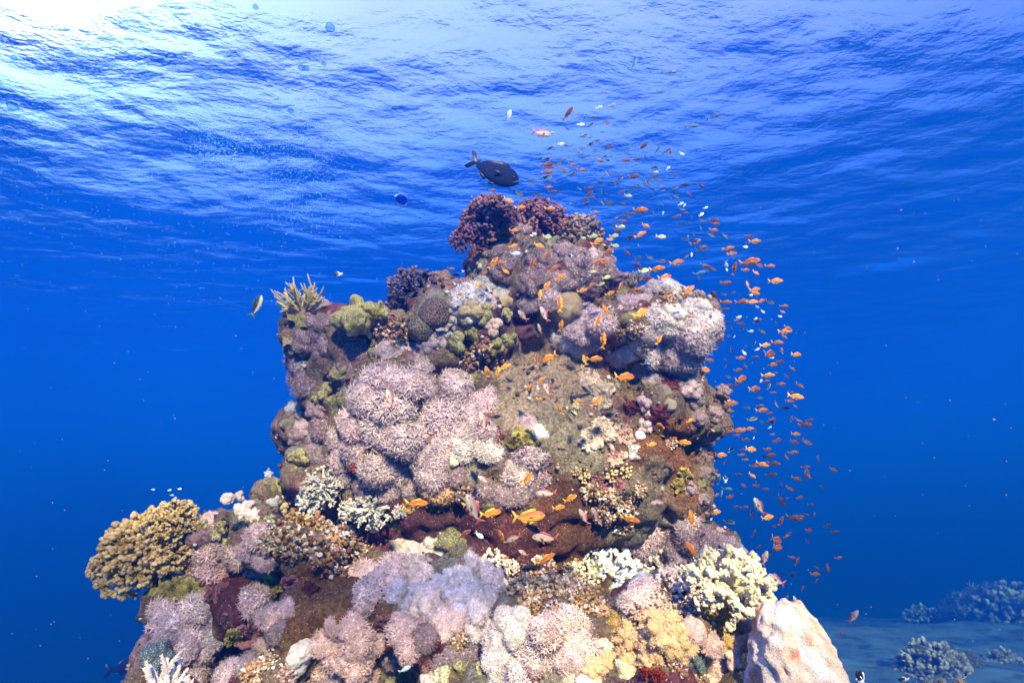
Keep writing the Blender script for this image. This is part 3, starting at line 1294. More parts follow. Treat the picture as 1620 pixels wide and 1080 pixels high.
# the lit shelf, middle part
add('''C 652 866 30 lilac
C 684 862 26 lilac
C 698 874 18 lilac
Z 640 896 36 pink
Z 622 918 30 pink
X 583 912 24 pink
X 582 938 24 pink
C 628 940 28 lilac
Z 658 918 26 pink
C 660 948 26 lilac
T 715 852 24 green
T 730 876 20 olive
T 735 895 14 olive
C 748 904 30 lilac
C 770 920 32 lilac
C 728 922 30 lilac
C 752 948 38 lilac
C 714 948 30 lilac
C 684 974 32 pink
C 676 956 26 pink
C 712 984 28 pink
C 748 980 32 lilac
C 776 954 26 lilac
C 800 922 17 lilac
C 700 930 24 lilac
Bw 782 888 20 lilac
Bw 808 897 12 palepink
X 528 990 15 rose
X 556 988 18 rose
X 511 1016 18 rose
X 537 1030 26 rose
X 561 1016 24 rose
X 563 1047 24 rose
X 517 1058 22 rose
X 592 1018 17 rose
X 644 998 22 rose
X 648 1020 19 rose
X 630 986 17 rose
X 620 1038 16 deep
X 705 1036 20 deep
X 738 1036 20 deep
X 758 1030 16 deep
X 780 1012 15 deep
X 672 1010 15 deep
X 580 1068 20 rose
E 610 985 16 coralline
E 622 1010 12 red
E 670 1045 13 coralline
E 690 1025 12 maroon
R 725 1010 18 brown
R 790 1000 18 brown''')
# the lit shelf, right part
add('''Z 798 976 18 palepink
Z 820 992 26 palepink
X 862 996 28 pink
X 850 1018 28 pink
X 908 994 29 pink
X 914 1018 30 pink
X 900 1038 24 pink
Z 800 1030 32 palepink
Z 798 1056 28 palepink
X 828 1062 24 palepink
X 860 1045 20 pink
X 952 1022 15 pink
X 1016 932 20 palepink
X 1003 952 20 pink
X 1018 916 14 lilac
R 855 908 26 tan
R 828 928 24 cream
R 878 934 28 cream
R 842 950 24 tan
R 905 928 22 cream
R 912 958 22 tan
R 935 950 24 tan
R 952 968 22 tan
R 880 965 18 brown
R 905 905 18 cream
C 898 900 12 teal
Bw 965 902 42 white
Bw 935 890 26 white
Bw 985 918 24 white
Bw 922 912 22 cream
Bw 1050 900 34 palepink
Bw 1062 930 30 palepink
Bw 1080 918 24 cream
E 942 900 9 yellow
R 1040 955 20 palepink
R 1062 972 20 cream
R 1085 968 18 palepink
R 1012 970 16 rose
T 1000 1002 26 tan
T 1030 1020 28 tan
T 1052 998 30 tan
T 1072 1022 26 tan
T 1036 978 24 tan
T 1064 975 20 tan
T 1000 1038 26 tan
T 1030 1045 20 tan
T 958 1042 24 tan
T 938 1052 20 tan
T 990 1062 20 cream
T 978 985 18 gold
Z 1099 998 18 rose
X 1126 1016 17 rose
X 1132 1036 18 pink
X 1142 1054 18 pink
C 1178 990 16 rose
C 1168 1018 20 rose
C 1198 985 13 rose
C 1164 1042 16 rose
C 1182 1008 14 rose
C 1100 1038 20 teal
C 1104 1055 14 teal
L 1185 1050 18 gold
L 1182 1072 14 gold
T 1135 972 26 gold
T 1150 992 24 gold
T 1160 965 24 gold
T 1120 955 20 tan
T 1145 1012 18 gold
E 845 1064 12 red
E 1040 1070 12 red
E 1020 1064 8 red
C 880 1074 20 sand
C 900 1066 16 cream
C 930 1076 18 palepink
C 1130 1078 18 palepink
L 730 1058 20 green
L 700 1072 18 cream
L 762 1058 15 sand
C 680 1078 16 palepink
R 1075 1060 14 maroon
R 1105 1075 14 brown''')
add('Bw 1155 925 58 cream', d=1.72, lab='cream cauliflower branching coral standing highest on the right end of the shelf')
add('Bw 1190 940 30 cream\nBw 1120 935 30 cream', d=1.70)

LAND = [  # landmarks used in labels
    (697, 652, 'the big round dome'), (717, 726, 'the cream lobed sponge'), (692, 772, 'the tan feathery tuft'),
    (895, 484, 'the smooth sandy mound'), (685, 494, 'the pitted dome coral'), (565, 500, 'the yellow leather coral'),
    (480, 470, 'the far left staghorn'), (772, 345, 'the purple summit coral'), (858, 348, 'the second summit coral'),
    (516, 618, 'the olive leather coral'), (768, 505, 'the green and cream pillar'), (952, 622, 'the upper pale crust'),
    (948, 682, 'the lower pale crust'), (1116, 488, 'the right shoulder tip'), (996, 556, 'the lilac row under the shoulder'),
    (965, 748, 'the gold nodules'), (900, 845, 'the brown hollow'), (592, 802, 'the pale tree coral'), (238, 862, 'the golden bush'),
    (362, 788, 'the cream knobs'), (488, 860, 'the rubble mound'), (472, 1040, 'the white lobed sponge'), (262, 1068, 'the white staghorn'),
    (392, 998, 'the maroon crust'), (520, 955, 'the bare brown rock'), (640, 896, 'the pink coral arch'), (752, 948, 'the big lilac cushion'),
    (782, 888, 'the small lilac bush'), (860, 930, 'the cream rubble'), (965, 902, 'the brilliant white coral'), (1052, 910, 'the pinkish white coral'),
    (1155, 925, 'the cream branching coral'), (1262, 1010, 'the huge pale cone'), (1040, 1010, 'the tan grained corals'),
    (908, 1010, 'the front pink tufts'), (1140, 625, 'the brown edge knob'), (1112, 872, 'the lower right buttress'),
    (478, 680, 'the left column'), (428, 926, 'the yellow green sponge'), (1100, 1040, 'the teal cushion'), (655, 455, 'the blue black coral'),
    (838, 730, 'the star-like heads'), (1104, 720, 'the right edge of the wall')]


def place_text(px, py, skip=None):
    best = sorted(LAND, key=lambda l: math.hypot(l[0] - px, l[1] - py))
    best = [b for b in best if math.hypot(b[0] - px, b[1] - py) > 7]
    l = best[0]
    dx, dy = px - l[0], l[1] - py
    a = math.degrees(math.atan2(dy, dx)) % 360
    w = ['right of', 'upper right of', 'above', 'upper left of', 'left of', 'lower left of', 'below', 'lower right of'][int(((a + 22.5) % 360) // 45)]
    return w, l[2]


def orient(o, g, spin):
    q = g.to_track_quat('Z', 'Y')
    o.rotation_mode = 'QUATERNION'
    o.rotation_quaternion = q @ Matrix.Rotation(spin, 4, 'Z').to_quaternion()


LABELLED = []
SIZE = lambda r: 'small' if r < 15 else ('' if r < 28 else 'large')
for idx, (ty, px, py, rp_, cn, kw) in enumerate(SPEC):
    name, desc, cat = KIND[ty]
    cj = rng.uniform(.86, 1.14)
    c3 = [min(.95, x * cj * (1 + rng.normal(0, .022))) for x in COL[cn]]
    if ty == 'E':
        r_ = patch_mesh(px, py, rp_, idx, M_CRUST)
        if r_ is None: continue
        o = link(name, r_[0], None, c3)
        o.location = r_[1]
    else:
        h = hit(px, py)
        if kw.get('d'):
            loc = at(px, py, kw['d']); nor = Vector((0, -1, .4))
            d = kw['d']
        elif h[0] is None:
            hh = BV.find_nearest(at(px, py, 3.5 if py < 820 and px > 430 else 2.1))
            loc = at(px, py, hh[0].dot(FWD)); nor = hh[1]
            d = hh[0].dot(FWD)
        else:
            loc, nor = h[0], h[1]
            d = loc.dot(FWD)
        Rm = rp_ * d / FPX
        cam_dir = -loc.normalized()
        g = (nor.normalized() * .7 + cam_dir * .55 + Vector((0, 0, .35))).normalized()
        if kw.get('up'): g = Vector((-.05, -.15, 1)).normalized()
        elif ty in ('B', 'Bd', 'Bw', 'A', 'N', 'L', 'F'): g = (g + Vector((0, 0, .55))).normalized()
        var = SH[ty]
        m = var[kw.get('v', idx % len(var)) % len(var)]
        s = Rm * (1.24 if ty in 'XZ' else (1.12 if ty in 'CT' else 1.04))
        if py > 840: s *= 1.26 if ty in ('X', 'Z', 'C', 'T', 'Bw') else 1.12
        if ty in ('B', 'Bd', 'Bw', 'N'): sink = .15 * Rm
        elif ty in ('A', 'O', 'F'): sink = .3 * Rm if not kw.get('up') else (.35 if px > 400 else .75) * Rm
        else: sink = .22 * Rm
        if kw.get('up') and ty == 'A': loc = loc
        sp = rng.uniform(0, 6.28)
        if ty in 'XZCT':
            o = bpy.data.objects.new(name, None)
            o.empty_display_size = .05
            C.objects.link(o)
            link('stalk', m[0], o, [x * .9 for x in c3])
            link('polyps', m[1], o, c3)
            fl = rng.uniform(.55, .80)
            o.scale = (s * rng.uniform(.92, 1.12), s * rng.uniform(.92, 1.12), s * fl)
        else:
            o = link(name, m, None, c3)
            o.scale = (s, s, s * rng.uniform(.85, 1.05))
        o.location = loc - g * sink
        orient(o, g, sp)
    w, l = place_text(px, py)
    if kw.get('lab') and 'lab' in kw:
        o['label'] = kw['lab']
        lab = None
    else:
        lab = ' '.join(x for x in [SIZE(rp_), CNAME[cn], desc, w, l] if x)
    o['category'] = cat
    LABELLED.append([o, lab, px, py, cn, ty, rp_])

# tell look-alikes apart: by left-to-right order where one phrase fits several
from collections import defaultdict
grp = defaultdict(list)
for e in LABELLED:
    if e[1]: grp[e[1]].append(e)
ORD = ['leftmost', 'second from left', 'third from left', 'fourth from left', 'fifth from left', 'sixth from left', 'seventh from left', 'eighth from left', 'ninth from left', 'tenth from left']
for lab, es in grp.items():
    if len(es) == 1:
        es[0][0]['label'] = lab
    elif len(es) == 2:
        es.sort(key=lambda e: e[3])
        if abs(es[0][3] - es[1][3]) > abs(es[0][2] - es[1][2]):
            es[0][0]['label'] = lab + ', the upper one'; es[1][0]['label'] = lab + ', the lower one'
        else:
            es.sort(key=lambda e: e[2])
            es[0][0]['label'] = lab + ', the left one'; es[1][0]['label'] = lab + ', the right one'
    else:
        es.sort(key=lambda e: e[2])
        for k, e in enumerate(es):
            e[0]['label'] = lab + ', ' + (ORD[k] if k < len(es) - 1 else 'rightmost')
gk = {'X': 'feathery soft coral heads on the reef', 'Z': 'feathery soft coral heads on the reef', 'C': 'fine-grained soft coral cushions', 'T': 'knobbly grained coral cushions',
      'B': 'branching coral bushes', 'Bd': 'branching coral bushes', 'Bw': 'warty branching corals', 'A': 'staghorn corals', 'N': 'pale tree corals',
      'R': 'clumps of overgrown rubble', 'O': 'nodule corals', 'L': 'leather corals', 'S': 'lobed sponges', 'F': 'leather corals', 'M': 'pitted dome corals',
      'G': 'rounded growths', 'E': 'thin crusts on the rock'}
for e in LABELLED: e[0]['group'] = gk[e[5]]

# the huge pale cone at the right end of the shelf
v, f = ICO[5]
prof = []
v = v * np.array([1, 1, 1])
zz = (v[:, 2] + 1) / 2
rad = np.clip(1 - zz, 0, 1) ** .46
an = np.arctan2(v[:, 1], v[:, 0])
rr = (.30 + .70 * rad) * np.where(zz > .93, np.clip((1 - zz) / .07, 0, 1) ** .5, 1) * np.where(zz < .08, (zz / .08) ** .5, 1)
cv = np.stack([rr * np.cos(an), rr * np.sin(an), zz * 1.55], 1)
nn_ = np.stack([np.cos(an), np.sin(an), an * 0], 1)
cv = cv + nn_ * (.13 * fbm(cv, 2.2, 2, 5) - .22 * np.abs(vnoise(cv, 4.2, 8)) - .07 * np.abs(vnoise(cv, 9, 18)) + .03 * fbm(cv, 20, 2, 28) + .12)[:, None]
pits = vnoise(cv, 9, 77)
cv[:, 2] += .12 * zz ** 4 * fbm(cv * np.array([1, 1, 0]), 4.5, 2, 12)
cv = cv - nn_ * (.10 * np.clip(pits - .45, 0, 1) * 2.2)[:, None]
cone_c = np.zeros((len(cv), 3)) + np.array([.54, .41, .33])
kx = np.clip(fbm(cv, 3.2, 3, 91) * 2.4 - .1, 0, 1)[:, None]
cone_c = cone_c * (1 - kx) + np.array([.52, .22, .12]) * kx
kx = np.clip(fbm(cv, 4.2, 2, 95) * 1.8 - .2, 0, 1)[:, None]
cone_c = cone_c * (1 - kx) + np.array([.62, .60, .57]) * kx
mc, t, bs, _ = newmat('pale_porous_coral')
ac = N(t, 'ShaderNodeVertexColor', layer_name='tint')
ge = N(t, 'ShaderNodeNewGeometry')
vo = N(t, 'ShaderNodeTexVoronoi', i_Scale=170.0)
t.links.new(ge.outputs['Position'], vo.inputs['Vector'])
vr = ramp(t, [(.16, (.45, .22, .15)), (.30, (1, 1, 1))], 'LINEAR')
t.links.new(vo.outputs['Distance'], vr.inputs[0])
mxx = N(t, 'ShaderNodeMix', data_type='RGBA', blend_type='MULTIPLY', i_0=.8)
t.links.new(ac.outputs[0], mxx.inputs[6]); t.links.new(vr.outputs[0], mxx.inputs[7])
t.links.new(mxx.outputs[2], bs.inputs['Base Color'])
bs.inputs['Roughness'].default_value = .8
bp = N(t, 'ShaderNodeBump', i_Strength=.5, i_Distance=.004)
t.links.new(vo.outputs['Distance'], bp.inputs['Height'])
t.links.new(bp.outputs[0], bs.inputs['Normal'])
cone = link('cone_coral', mesh_np('cone_coral', cv, ICO[5][1], [mc], attrs={'tint': cone_c}))
cone.location = at(1274, 1150, 1.50)
cone.scale = (.128, .13, .194)
cone.rotation_euler = (R(-6), R(-4), 0)
tag(cone, 'huge pale peach and white cone-shaped porous coral rising at the bottom right', 'coral')

# ------------------------------------------------------------------ small crust growth over the bare rock
pts = rng.integers(0, len(rv), 42000)
P = rv[pts]
vis = ((P @ np.array(FWD)) > 1) & (P[:, 2] > -2.3) & ((rn[pts] * -P).sum(1) > -.3)
silt_shade = np.zeros(len(P))
for px, py, d, rr_, c, w in TINTS:
    dist = np.linalg.norm((P - np.array(at(px, py, d))) * np.array([1, .45, 1]), axis=1) / (rr_ * d / FPX)
    silt_shade = np.maximum(silt_shade, (dist < .95) * w * (.55 if c[1] > .11 else 1))
clus = fbm(P, 5, 2, 61)
vis &= (rng.uniform(0, 1, len(P)) > silt_shade * .86) & (clus > -.35)
P = P[vis][:17000]; NN = rn[pts][vis][:17000]
v1, f1 = ICO[1]
sz = rng.uniform(.004, .0125, len(P)) * (P @ np.array(FWD)) / 3.0 * (1 + .5 * (rng.uniform(0, 1, len(P)) > .93))
vv = v1[None] * (1 + .38 * rng.normal(0, 1, (len(P), 12, 1)))
vv = vv * sz[:, None, None] + (P + NN * sz[:, None] * .3)[:, None]
rr_ = np.clip(.5 + .5 * np.sin(fbm(P, 7, 2, 71) * 5) + rng.normal(0, .18, len(P)), 0, .999)
ff = (np.arange(len(P)) * 12)[:, None, None] + f1[None]
o = link('encrusting_growth', mesh_np('encrusting_growth', vv.reshape(-1, 3), ff.reshape(-1, 3), [M_TURF],
                                     attrs={'t': np.zeros(len(P) * 12), 'rnd': np.repeat(rr_, 12)}), None, (.15, .1, .08))
tag(o, 'mixed brown and maroon crust growth covering the bare rock', 'crust', kind='stuff')
# ------------------------------------------------------------------ fish
def fish_material(name, top, bot, split=(-.25, .35), rough=.45, axis='h', emis=None):
    m, t, bs, _ = newmat(name)
    a = attr_node(t, axis)
    mr = N(t, 'ShaderNodeMapRange', i_1=split[0], i_2=split[1])
    t.links.new(a.outputs['Fac'], mr.inputs[0])
    mx = N(t, 'ShaderNodeMix', data_type='RGBA')
    t.links.new(mr.outputs[0], mx.inputs[0])
    mx.inputs[6].default_value = (*bot, 1)
    mx.inputs[7].default_value = (*top, 1)
    oi = N(t, 'ShaderNodeObjectInfo')
    mv = N(t, 'ShaderNodeMapRange', i_1=0, i_2=1, i_3=.75, i_4=1.25)
    t.links.new(oi.outputs['Random'], mv.inputs[0])
    hv = N(t, 'ShaderNodeHueSaturation')
    t.links.new(mv.outputs[0], hv.inputs['Value'])
    t.links.new(mx.outputs[2], hv.inputs['Color'])
    t.links.new(hv.outputs[0], bs.inputs['Base Color'])
    bs.inputs['Roughness'].default_value = rough
    bs.inputs['Specular IOR Level'].default_value = .1 if rough > .6 else .5
    tcx = N(t, 'ShaderNodeTexCoord')
    vo = N(t, 'ShaderNodeTexVoronoi', i_Scale=42.0)
    t.links.new(tcx.outputs['Object'], vo.inputs['Vector'])
    bp = N(t, 'ShaderNodeBump', i_Strength=.12, i_Distance=.02)
    t.links.new(vo.outputs['Distance'], bp.inputs['Height'])
    t.links.new(bp.outputs[0], bs.inputs['Normal'])
    return m


EYE_D, t, bs, _ = newmat('eye_dark'); bs.inputs['Base Color'].default_value = (.01, .01, .02, 1); bs.inputs['Roughness'].default_value = .15
EYE_R, t, bs, _ = newmat('eye_ring'); bs.inputs['Base Color'].default_value = (.30, .10, .50, 1); bs.inputs['Roughness'].default_value = .3

FK = {  # kind: body material, fin material, height, width, tail fork, dorsal height
    'o': (fish_material('orange_scales', (.66, .13, .010), (.85, .34, .02)), fish_material('yellow_fin', (.85, .38, .02), (.85, .50, .03)), .30, .36, .9, .07),
    'q': (fish_material('dimmed_orange_scales', (.24, .05, .010), (.42, .15, .025)), fish_material('dimmed_yellow_fin', (.40, .17, .03), (.40, .20, .03)), .30, .36, .85, .065),  # darker copy of the orange fish, weaker light put into the colour
    'r': (fish_material('rust_scales', (.10, .022, .010), (.22, .07, .022)), fish_material('rust_fin', (.18, .06, .03), (.18, .07, .03)), .29, .36, .8, .06),  # own red-brown, darkened further for the weaker light on the shoal
    'd': (fish_material('dark_back_scales', (.010, .018, .024), (.30, .31, .28), (-.55, -.05)), fish_material('dark_fin', (.03, .05, .06), (.05, .07, .08)), .33, .34, .7, .05),
    'b': (fish_material('steel_blue_scales', (.03, .09, .18), (.10, .26, .40)), fish_material('blue_fin', (.04, .12, .2), (.05, .14, .24)), .24, .4, .7, .04),
    'y': (fish_material('pale_green_scales', (.34, .42, .10), (.62, .64, .36)), fish_material('pale_fin', (.6, .62, .3), (.6, .62, .3)), .38, .32, .7, .05),
    'w': (fish_material('silver_scales', (.55, .66, .68), (.82, .86, .86)), fish_material('silver_fin', (.5, .6, .65), (.5, .6, .65)), .38, .32, .6, .06),
    'p': (fish_material('lilac_scales', (.34, .20, .25), (.56, .50, .33), (-.2, .8)), fish_material('crimson_fin', (.38, .06, .07), (.40, .10, .10)), .30, .36, 1.0, .09),
    'k': (fish_material('black_and_white_scales', (.01, .01, .015), (.82, .82, .80), (-.10, -.04), axis='lx'), fish_material('white_fin', (.7, .7, .7), (.7, .7, .7)), .44, .3, .5, .08),
    's': (fish_material('navy_scales', (.004, .010, .045), (.005, .012, .05), rough=.8), fish_material('navy_fin', (.006, .010, .04), (.008, .012, .045)), .41, .24, .55, .06),
}


def plate(outline, th=.006):
    """thin solid fin from an outline in the xz plane"""
    p = np.array(outline, float)
    n = len(p)
    c = p.mean(0)
    V = []
    for s in (1, -1):
        V += [(x, s * th * .35, z) for x, z in p]
        V += [(c[0], s * th, c[1])]
    F = []
    for j in range(n):
        j2 = (j + 1) % n
        F += [(j, j2, n), (n + 1 + j2, n + 1 + j, 2 * n + 1), (j2, j, n + 1 + j), (j2, n + 1 + j, n + 1 + j2)]
    return np.array(V), np.array(F)


def fish_geo(H, Wd, fork, dh, seg=14, sides=12, bend=0.0):
    xs = np.linspace(.5, -.30, seg)
    u = (0.5 - xs) / .80
    h = H * .5 * (np.sin(np.pi * np.clip(u, 0, 1) ** .72) ** .80 * .93 + .13 * u + .02)
    h[0] = .012; h[-1] = H * .13
    w = h * Wd * 1.15 * np.clip(1.15 - .6 * u, .3, 1.2)
    zc = -.01 + .02 * np.cos(u * 3)
    an = np.arange(sides) / sides * 6.2832
    V = np.stack([np.repeat(xs, sides), (w[:, None] * np.sin(an)[None]).ravel(), (zc[:, None] + h[:, None] * np.cos(an)[None]).ravel()], 1)
    Hh = np.tile(np.cos(an), seg)
    V = np.concatenate([V, [[.508, 0, zc[0]], [-.31, 0, zc[-1]]]])
    Hh = np.append(Hh, [0, 0])
    F = []
    for i in range(seg - 1):
        for j in range(sides):
            j2 = (j + 1) % sides
            F += [(i * sides + j, (i + 1) * sides + j, (i + 1) * sides + j2), (i * sides + j, (i + 1) * sides + j2, i * sides + j2)]
    a = seg * sides
    for j in range(sides):
        j2 = (j + 1) % sides
        F += [(j2, a, j), ((seg - 1) * sides + j, a + 1, (seg - 1) * sides + j2)]
    body = (V, np.array(F), Hh)
    top = lambda x: float(np.interp(-x, -xs, zc + h)) - .012
    bot = lambda x: float(np.interp(-x, -xs, zc - h)) + .012
    th = H * .13
    tail = plate([(-.28, th * .9), (-.34, th * 1.0), (-.42, .06 + H * .28), (-.50, .075 + H * .40 * fork), (-.445, H * .20), (-.40, 0), (-.445, -H * .20), (-.50, -.075 - H * .40 * fork), (-.42, -.06 - H * .28), (-.34, -th), (-.28, -th * .9)])
    d = [(.24, top(.24)), (.20, top(.20) + dh * .9), (.08, top(.08) + dh * 1.05), (-.06, top(-.06) + dh * .8), (-.16, top(-.16) + dh * 1.0), (-.25, top(-.25) + dh * .35), (-.22, top(-.22)), (-.05, top(-.05)), (.1, top(.1))]
    dorsal = plate(d)
    a_ = [(-.02, bot(-.02)), (-.08, bot(-.08) - dh * 1.1), (-.16, bot(-.16) - dh * .9), (-.23, bot(-.23) - dh * .2), (-.20, bot(-.20)), (-.1, bot(-.1))]
    anal = plate(a_)
    pv = [(.16, bot(.16)), (.10, bot(.1) - dh * .9), (.02, bot(.02) - dh * 1.3), (.05, bot(.05)), (.1, bot(.1))]
    pelvic = plate(pv)
    pec = plate([(.20, -.01), (.15, .025), (.05, .0), (.06, -.045), (.14, -.035)], .004)
    return dict(body=body, tail=tail, dorsal=dorsal, anal=anal, pelvic=pelvic, pec=pec, eye=(.385, float(np.interp(-.385, -xs, w)) * .93, .035 * H / .3 + .0, .026 + .012 * (H / .3 - 1)))


FG = {}
for kk, (bm_, fm_, H, Wd, fork, dh) in FK.items():
    g = fish_geo(H, Wd, fork, dh)
    parts = {}
    V, F, Hh = g['body']
    lx = V[:, 0]
    parts['body'] = mesh_np('fish_body', V, F, [bm_], attrs={'h': Hh, 'lx': lx})
    for nme, key in (('tail_fin', 'tail'), ('dorsal_fin', 'dorsal'), ('anal_fin', 'anal'), ('pelvic_fin', 'pelvic')):
        v, f = g[key]
        parts[nme] = mesh_np(nme, v, f, [fm_], attrs={'h': np.zeros(len(v)), 'lx': v[:, 0]})
    v, f = g['pec']
    a_ = R(24)
    v2 = v.copy(); x0 = .20
    ey = g['eye'][1] * 1.25
    v2[:, 1] = v[:, 1] + ey + (x0 - v[:, 0]) * math.sin(a_)
    parts['pectoral_fin'] = mesh_np('pectoral_fin', v2, f, [fm_], attrs={'h': np.zeros(len(v)), 'lx': v[:, 0]})
    v3 = v2 * np.array([1, -1, 1])
    parts['pectoral_fin_m'] = mesh_np('pectoral_fin', v3, f[:, ::-1], [fm_], attrs={'h': np.zeros(len(v)), 'lx': v[:, 0]})
    ex, ey, ez, er = g['eye']
    for sgn, nm in ((1, 'eye'), (-1, 'eye_m')):
        v, f = ICO[2]
        a1 = v * np.array([er, er * .45, er]) + np.array([ex, sgn * ey, ez])
        a2 = v * np.array([er * .6, er * .3, er * .6]) + np.array([ex, sgn * (ey + er * .27), ez])
        parts[nm] = mesh_np('eye', np.concatenate([a1, a2]), np.concatenate([f, f + len(v)]), [EYE_R if kk in 'oprq' else EYE_D, EYE_D],
                            mi=[0] * len(f) + [1] * len(f))
    # one-mesh version for fish that are only a few pixels long
    gs = fish_geo(H, Wd, fork, dh, 8, 8)
    vs, fs, mi, hh, n_ = [], [], [], [], 0
    for key in ('body', 'tail', 'dorsal', 'anal', 'pelvic'):
        v, f = gs[key][0], gs[key][1]
        vs.append(v); fs.append(f + n_); mi += [0 if key == 'body' else 1] * len(f)
        hh.append(gs[key][2] if key == 'body' else np.zeros(len(v)))
        n_ += len(v)
    v = np.concatenate(vs)
    parts['small'] = mesh_np('small_fish', v, np.concatenate(fs), [bm_, fm_], mi=mi, attrs={'h': np.concatenate(hh), 'lx': v[:, 0]})
    FG[kk] = parts

FNAME = {'o': ('anthias', 'orange yellow-tailed fish', 'fish'), 'r': ('anthias', 'rust red fish', 'fish'), 'q': ('anthias', 'dimmed orange fish', 'fish'), 'd': ('damselfish', 'dark-backed pale-bellied fish', 'fish'),
         'b': ('fusilier', 'slim blue fish', 'fish'), 'y': ('damselfish', 'pale yellow green fish', 'fish'), 'w': ('damselfish', 'silvery white fish', 'fish'),
         'p': ('male_anthias', 'lilac crimson-tailed fish', 'fish'), 'k': ('damselfish', 'black fish with white rear', 'fish'), 's': ('surgeonfish', '', 'fish')}
FGRP = {'o': 'orange anthias around the reef', 'r': 'rust red anthias in the shoal', 'q': 'dimmed orange anthias in the shoal', 'd': 'dark-backed damselfish in the shoal', 'b': 'blue grey fish near the surface',
        'y': 'pale yellow green damselfish', 'w': 'silvery fish', 'p': 'lilac male anthias', 'k': 'black and white damselfish'}
FISH = []


def fl(x0, y0, sc, txt):
    """fish: kind x y length heading, in pixels of a zoomed crop"""
    for ln in txt.replace('\n', ';').split(';'):
        w = ln.split()
        if not w: continue
        k = w[0]; v = [float(q) for q in w[1:]]
        FISH.append((k, x0 + v[0] / sc, y0 + v[1] / sc, v[2] / sc, v[3]))


fl(740, 80, 3.857, '''b 1012 88 78 60;b 1228 128 95 -5;b 1170 253 80 0;b 1505 400 100 15;b 1368 458 100 0;b 752 402 100 -2;w 252 395 80 75;r 610 385 85 45
y 800 348 38 0;y 882 336 42 0;r 852 440 45 80;y 690 450 50 5;d 752 452 45 30;d 604 472 40 -40;b 608 425 35 30;p 450 503 105 -10;y 512 503 35 0;b 818 497 30 0
y 705 522 45 5;b 748 530 40 10;d 788 550 52 5;d 748 572 60 25;d 502 597 52 20;y 570 570 45 -5;d 598 577 32 -30;d 660 610 50 -40;d 700 597 45 -5;b 770 603 45 0
b 838 582 45 10;r 862 593 52 30;b 985 578 45 20;r 1068 585 72 30;b 1160 603 60 50;d 1215 615 60 20;r 1235 622 42 50;y 1307 630 38 -30;b 980 612 40 15;b 990 633 55 -10
b 1018 420 40 -60;b 438 660 42 5;d 485 662 58 5;b 580 663 62 0;r 480 695 82 10;r 500 712 60 0;d 555 692 46 25;r 640 693 62 -10;d 700 653 48 5;r 802 668 62 -25
d 835 648 42 20;d 853 668 36 -40;b 870 648 36 0;r 962 668 62 -3;r 1030 664 62 5;b 1083 648 46 -75;b 290 680 42 -55;r 483 742 68 5;d 585 730 62 -3;r 692 727 56 0
d 640 753 52 20;d 480 773 62 0;b 745 743 36 -40;d 852 745 52 -65;d 920 747 46 -5;b 963 690 40 10;b 1028 697 40 5;d 1140 717 52 5;w 1222 718 36 40;d 1250 755 42 -10
r 1012 766 70 -5;y 1150 740 32 0;d 1130 762 42 -10;b 298 800 46 0;d 375 797 52 5;d 415 800 48 -15;b 475 802 46 0;b 518 798 42 0;d 805 804 36 0;d 898 802 46 -50
d 928 785 42 35;r 493 832 58 3;r 515 860 56 -5;d 560 858 42 -10;d 312 870 62 -35;d 430 885 68 -15;r 740 840 56 5;b 682 845 42 -35;r 738 880 58 40;r 765 893 42 -30
d 712 908 42 0;r 725 933 52 20;b 625 933 42 0;d 820 862 42 -65;d 862 930 62 -25;d 823 928 42 -50;r 940 862 52 30;d 1000 848 46 -10;y 978 885 56 -15;d 1038 825 46 -30
d 1075 808 42 -50;d 1090 795 52 -60;d 1130 790 46 -5;d 1165 785 50 5;b 1115 838 60 -30;r 1180 832 46 10;b 1188 855 36 0;d 1262 838 42 0;d 1325 820 52 -10;r 1424 823 50 -40
r 1352 875 46 -35;d 1258 865 32 -40;d 1275 893 46 -15;d 1240 897 32 -60;w 1300 935 32 30;w 1322 943 24 60;w 1450 960 28 10;r 948 935 46 -25;o 775 988 66 -2;o 1052 973 84 -5
r 1000 995 50 -5;d 962 997 42 -10;d 1135 990 32 -50;w 1192 992 24 70;r 1325 990 48 -5;d 1308 968 36 0;w 1425 1000 38 35;d 955 1018 36 -30;d 905 1018 42 30;r 948 1040 52 -5
r 1275 1010 48 10;d 1365 1015 28 -45;d 1435 1035 44 -10;r 1500 1035 62 -10;r 1513 1055 62 -5;d 1345 1055 32 -60;d 1298 1055 32 -30;o 1085 1068 62 -30
o 250 912 64 -20;o 318 957 74 0;o 500 965 68 -5;r 148 850 50 0;o 590 1055 62 30''')
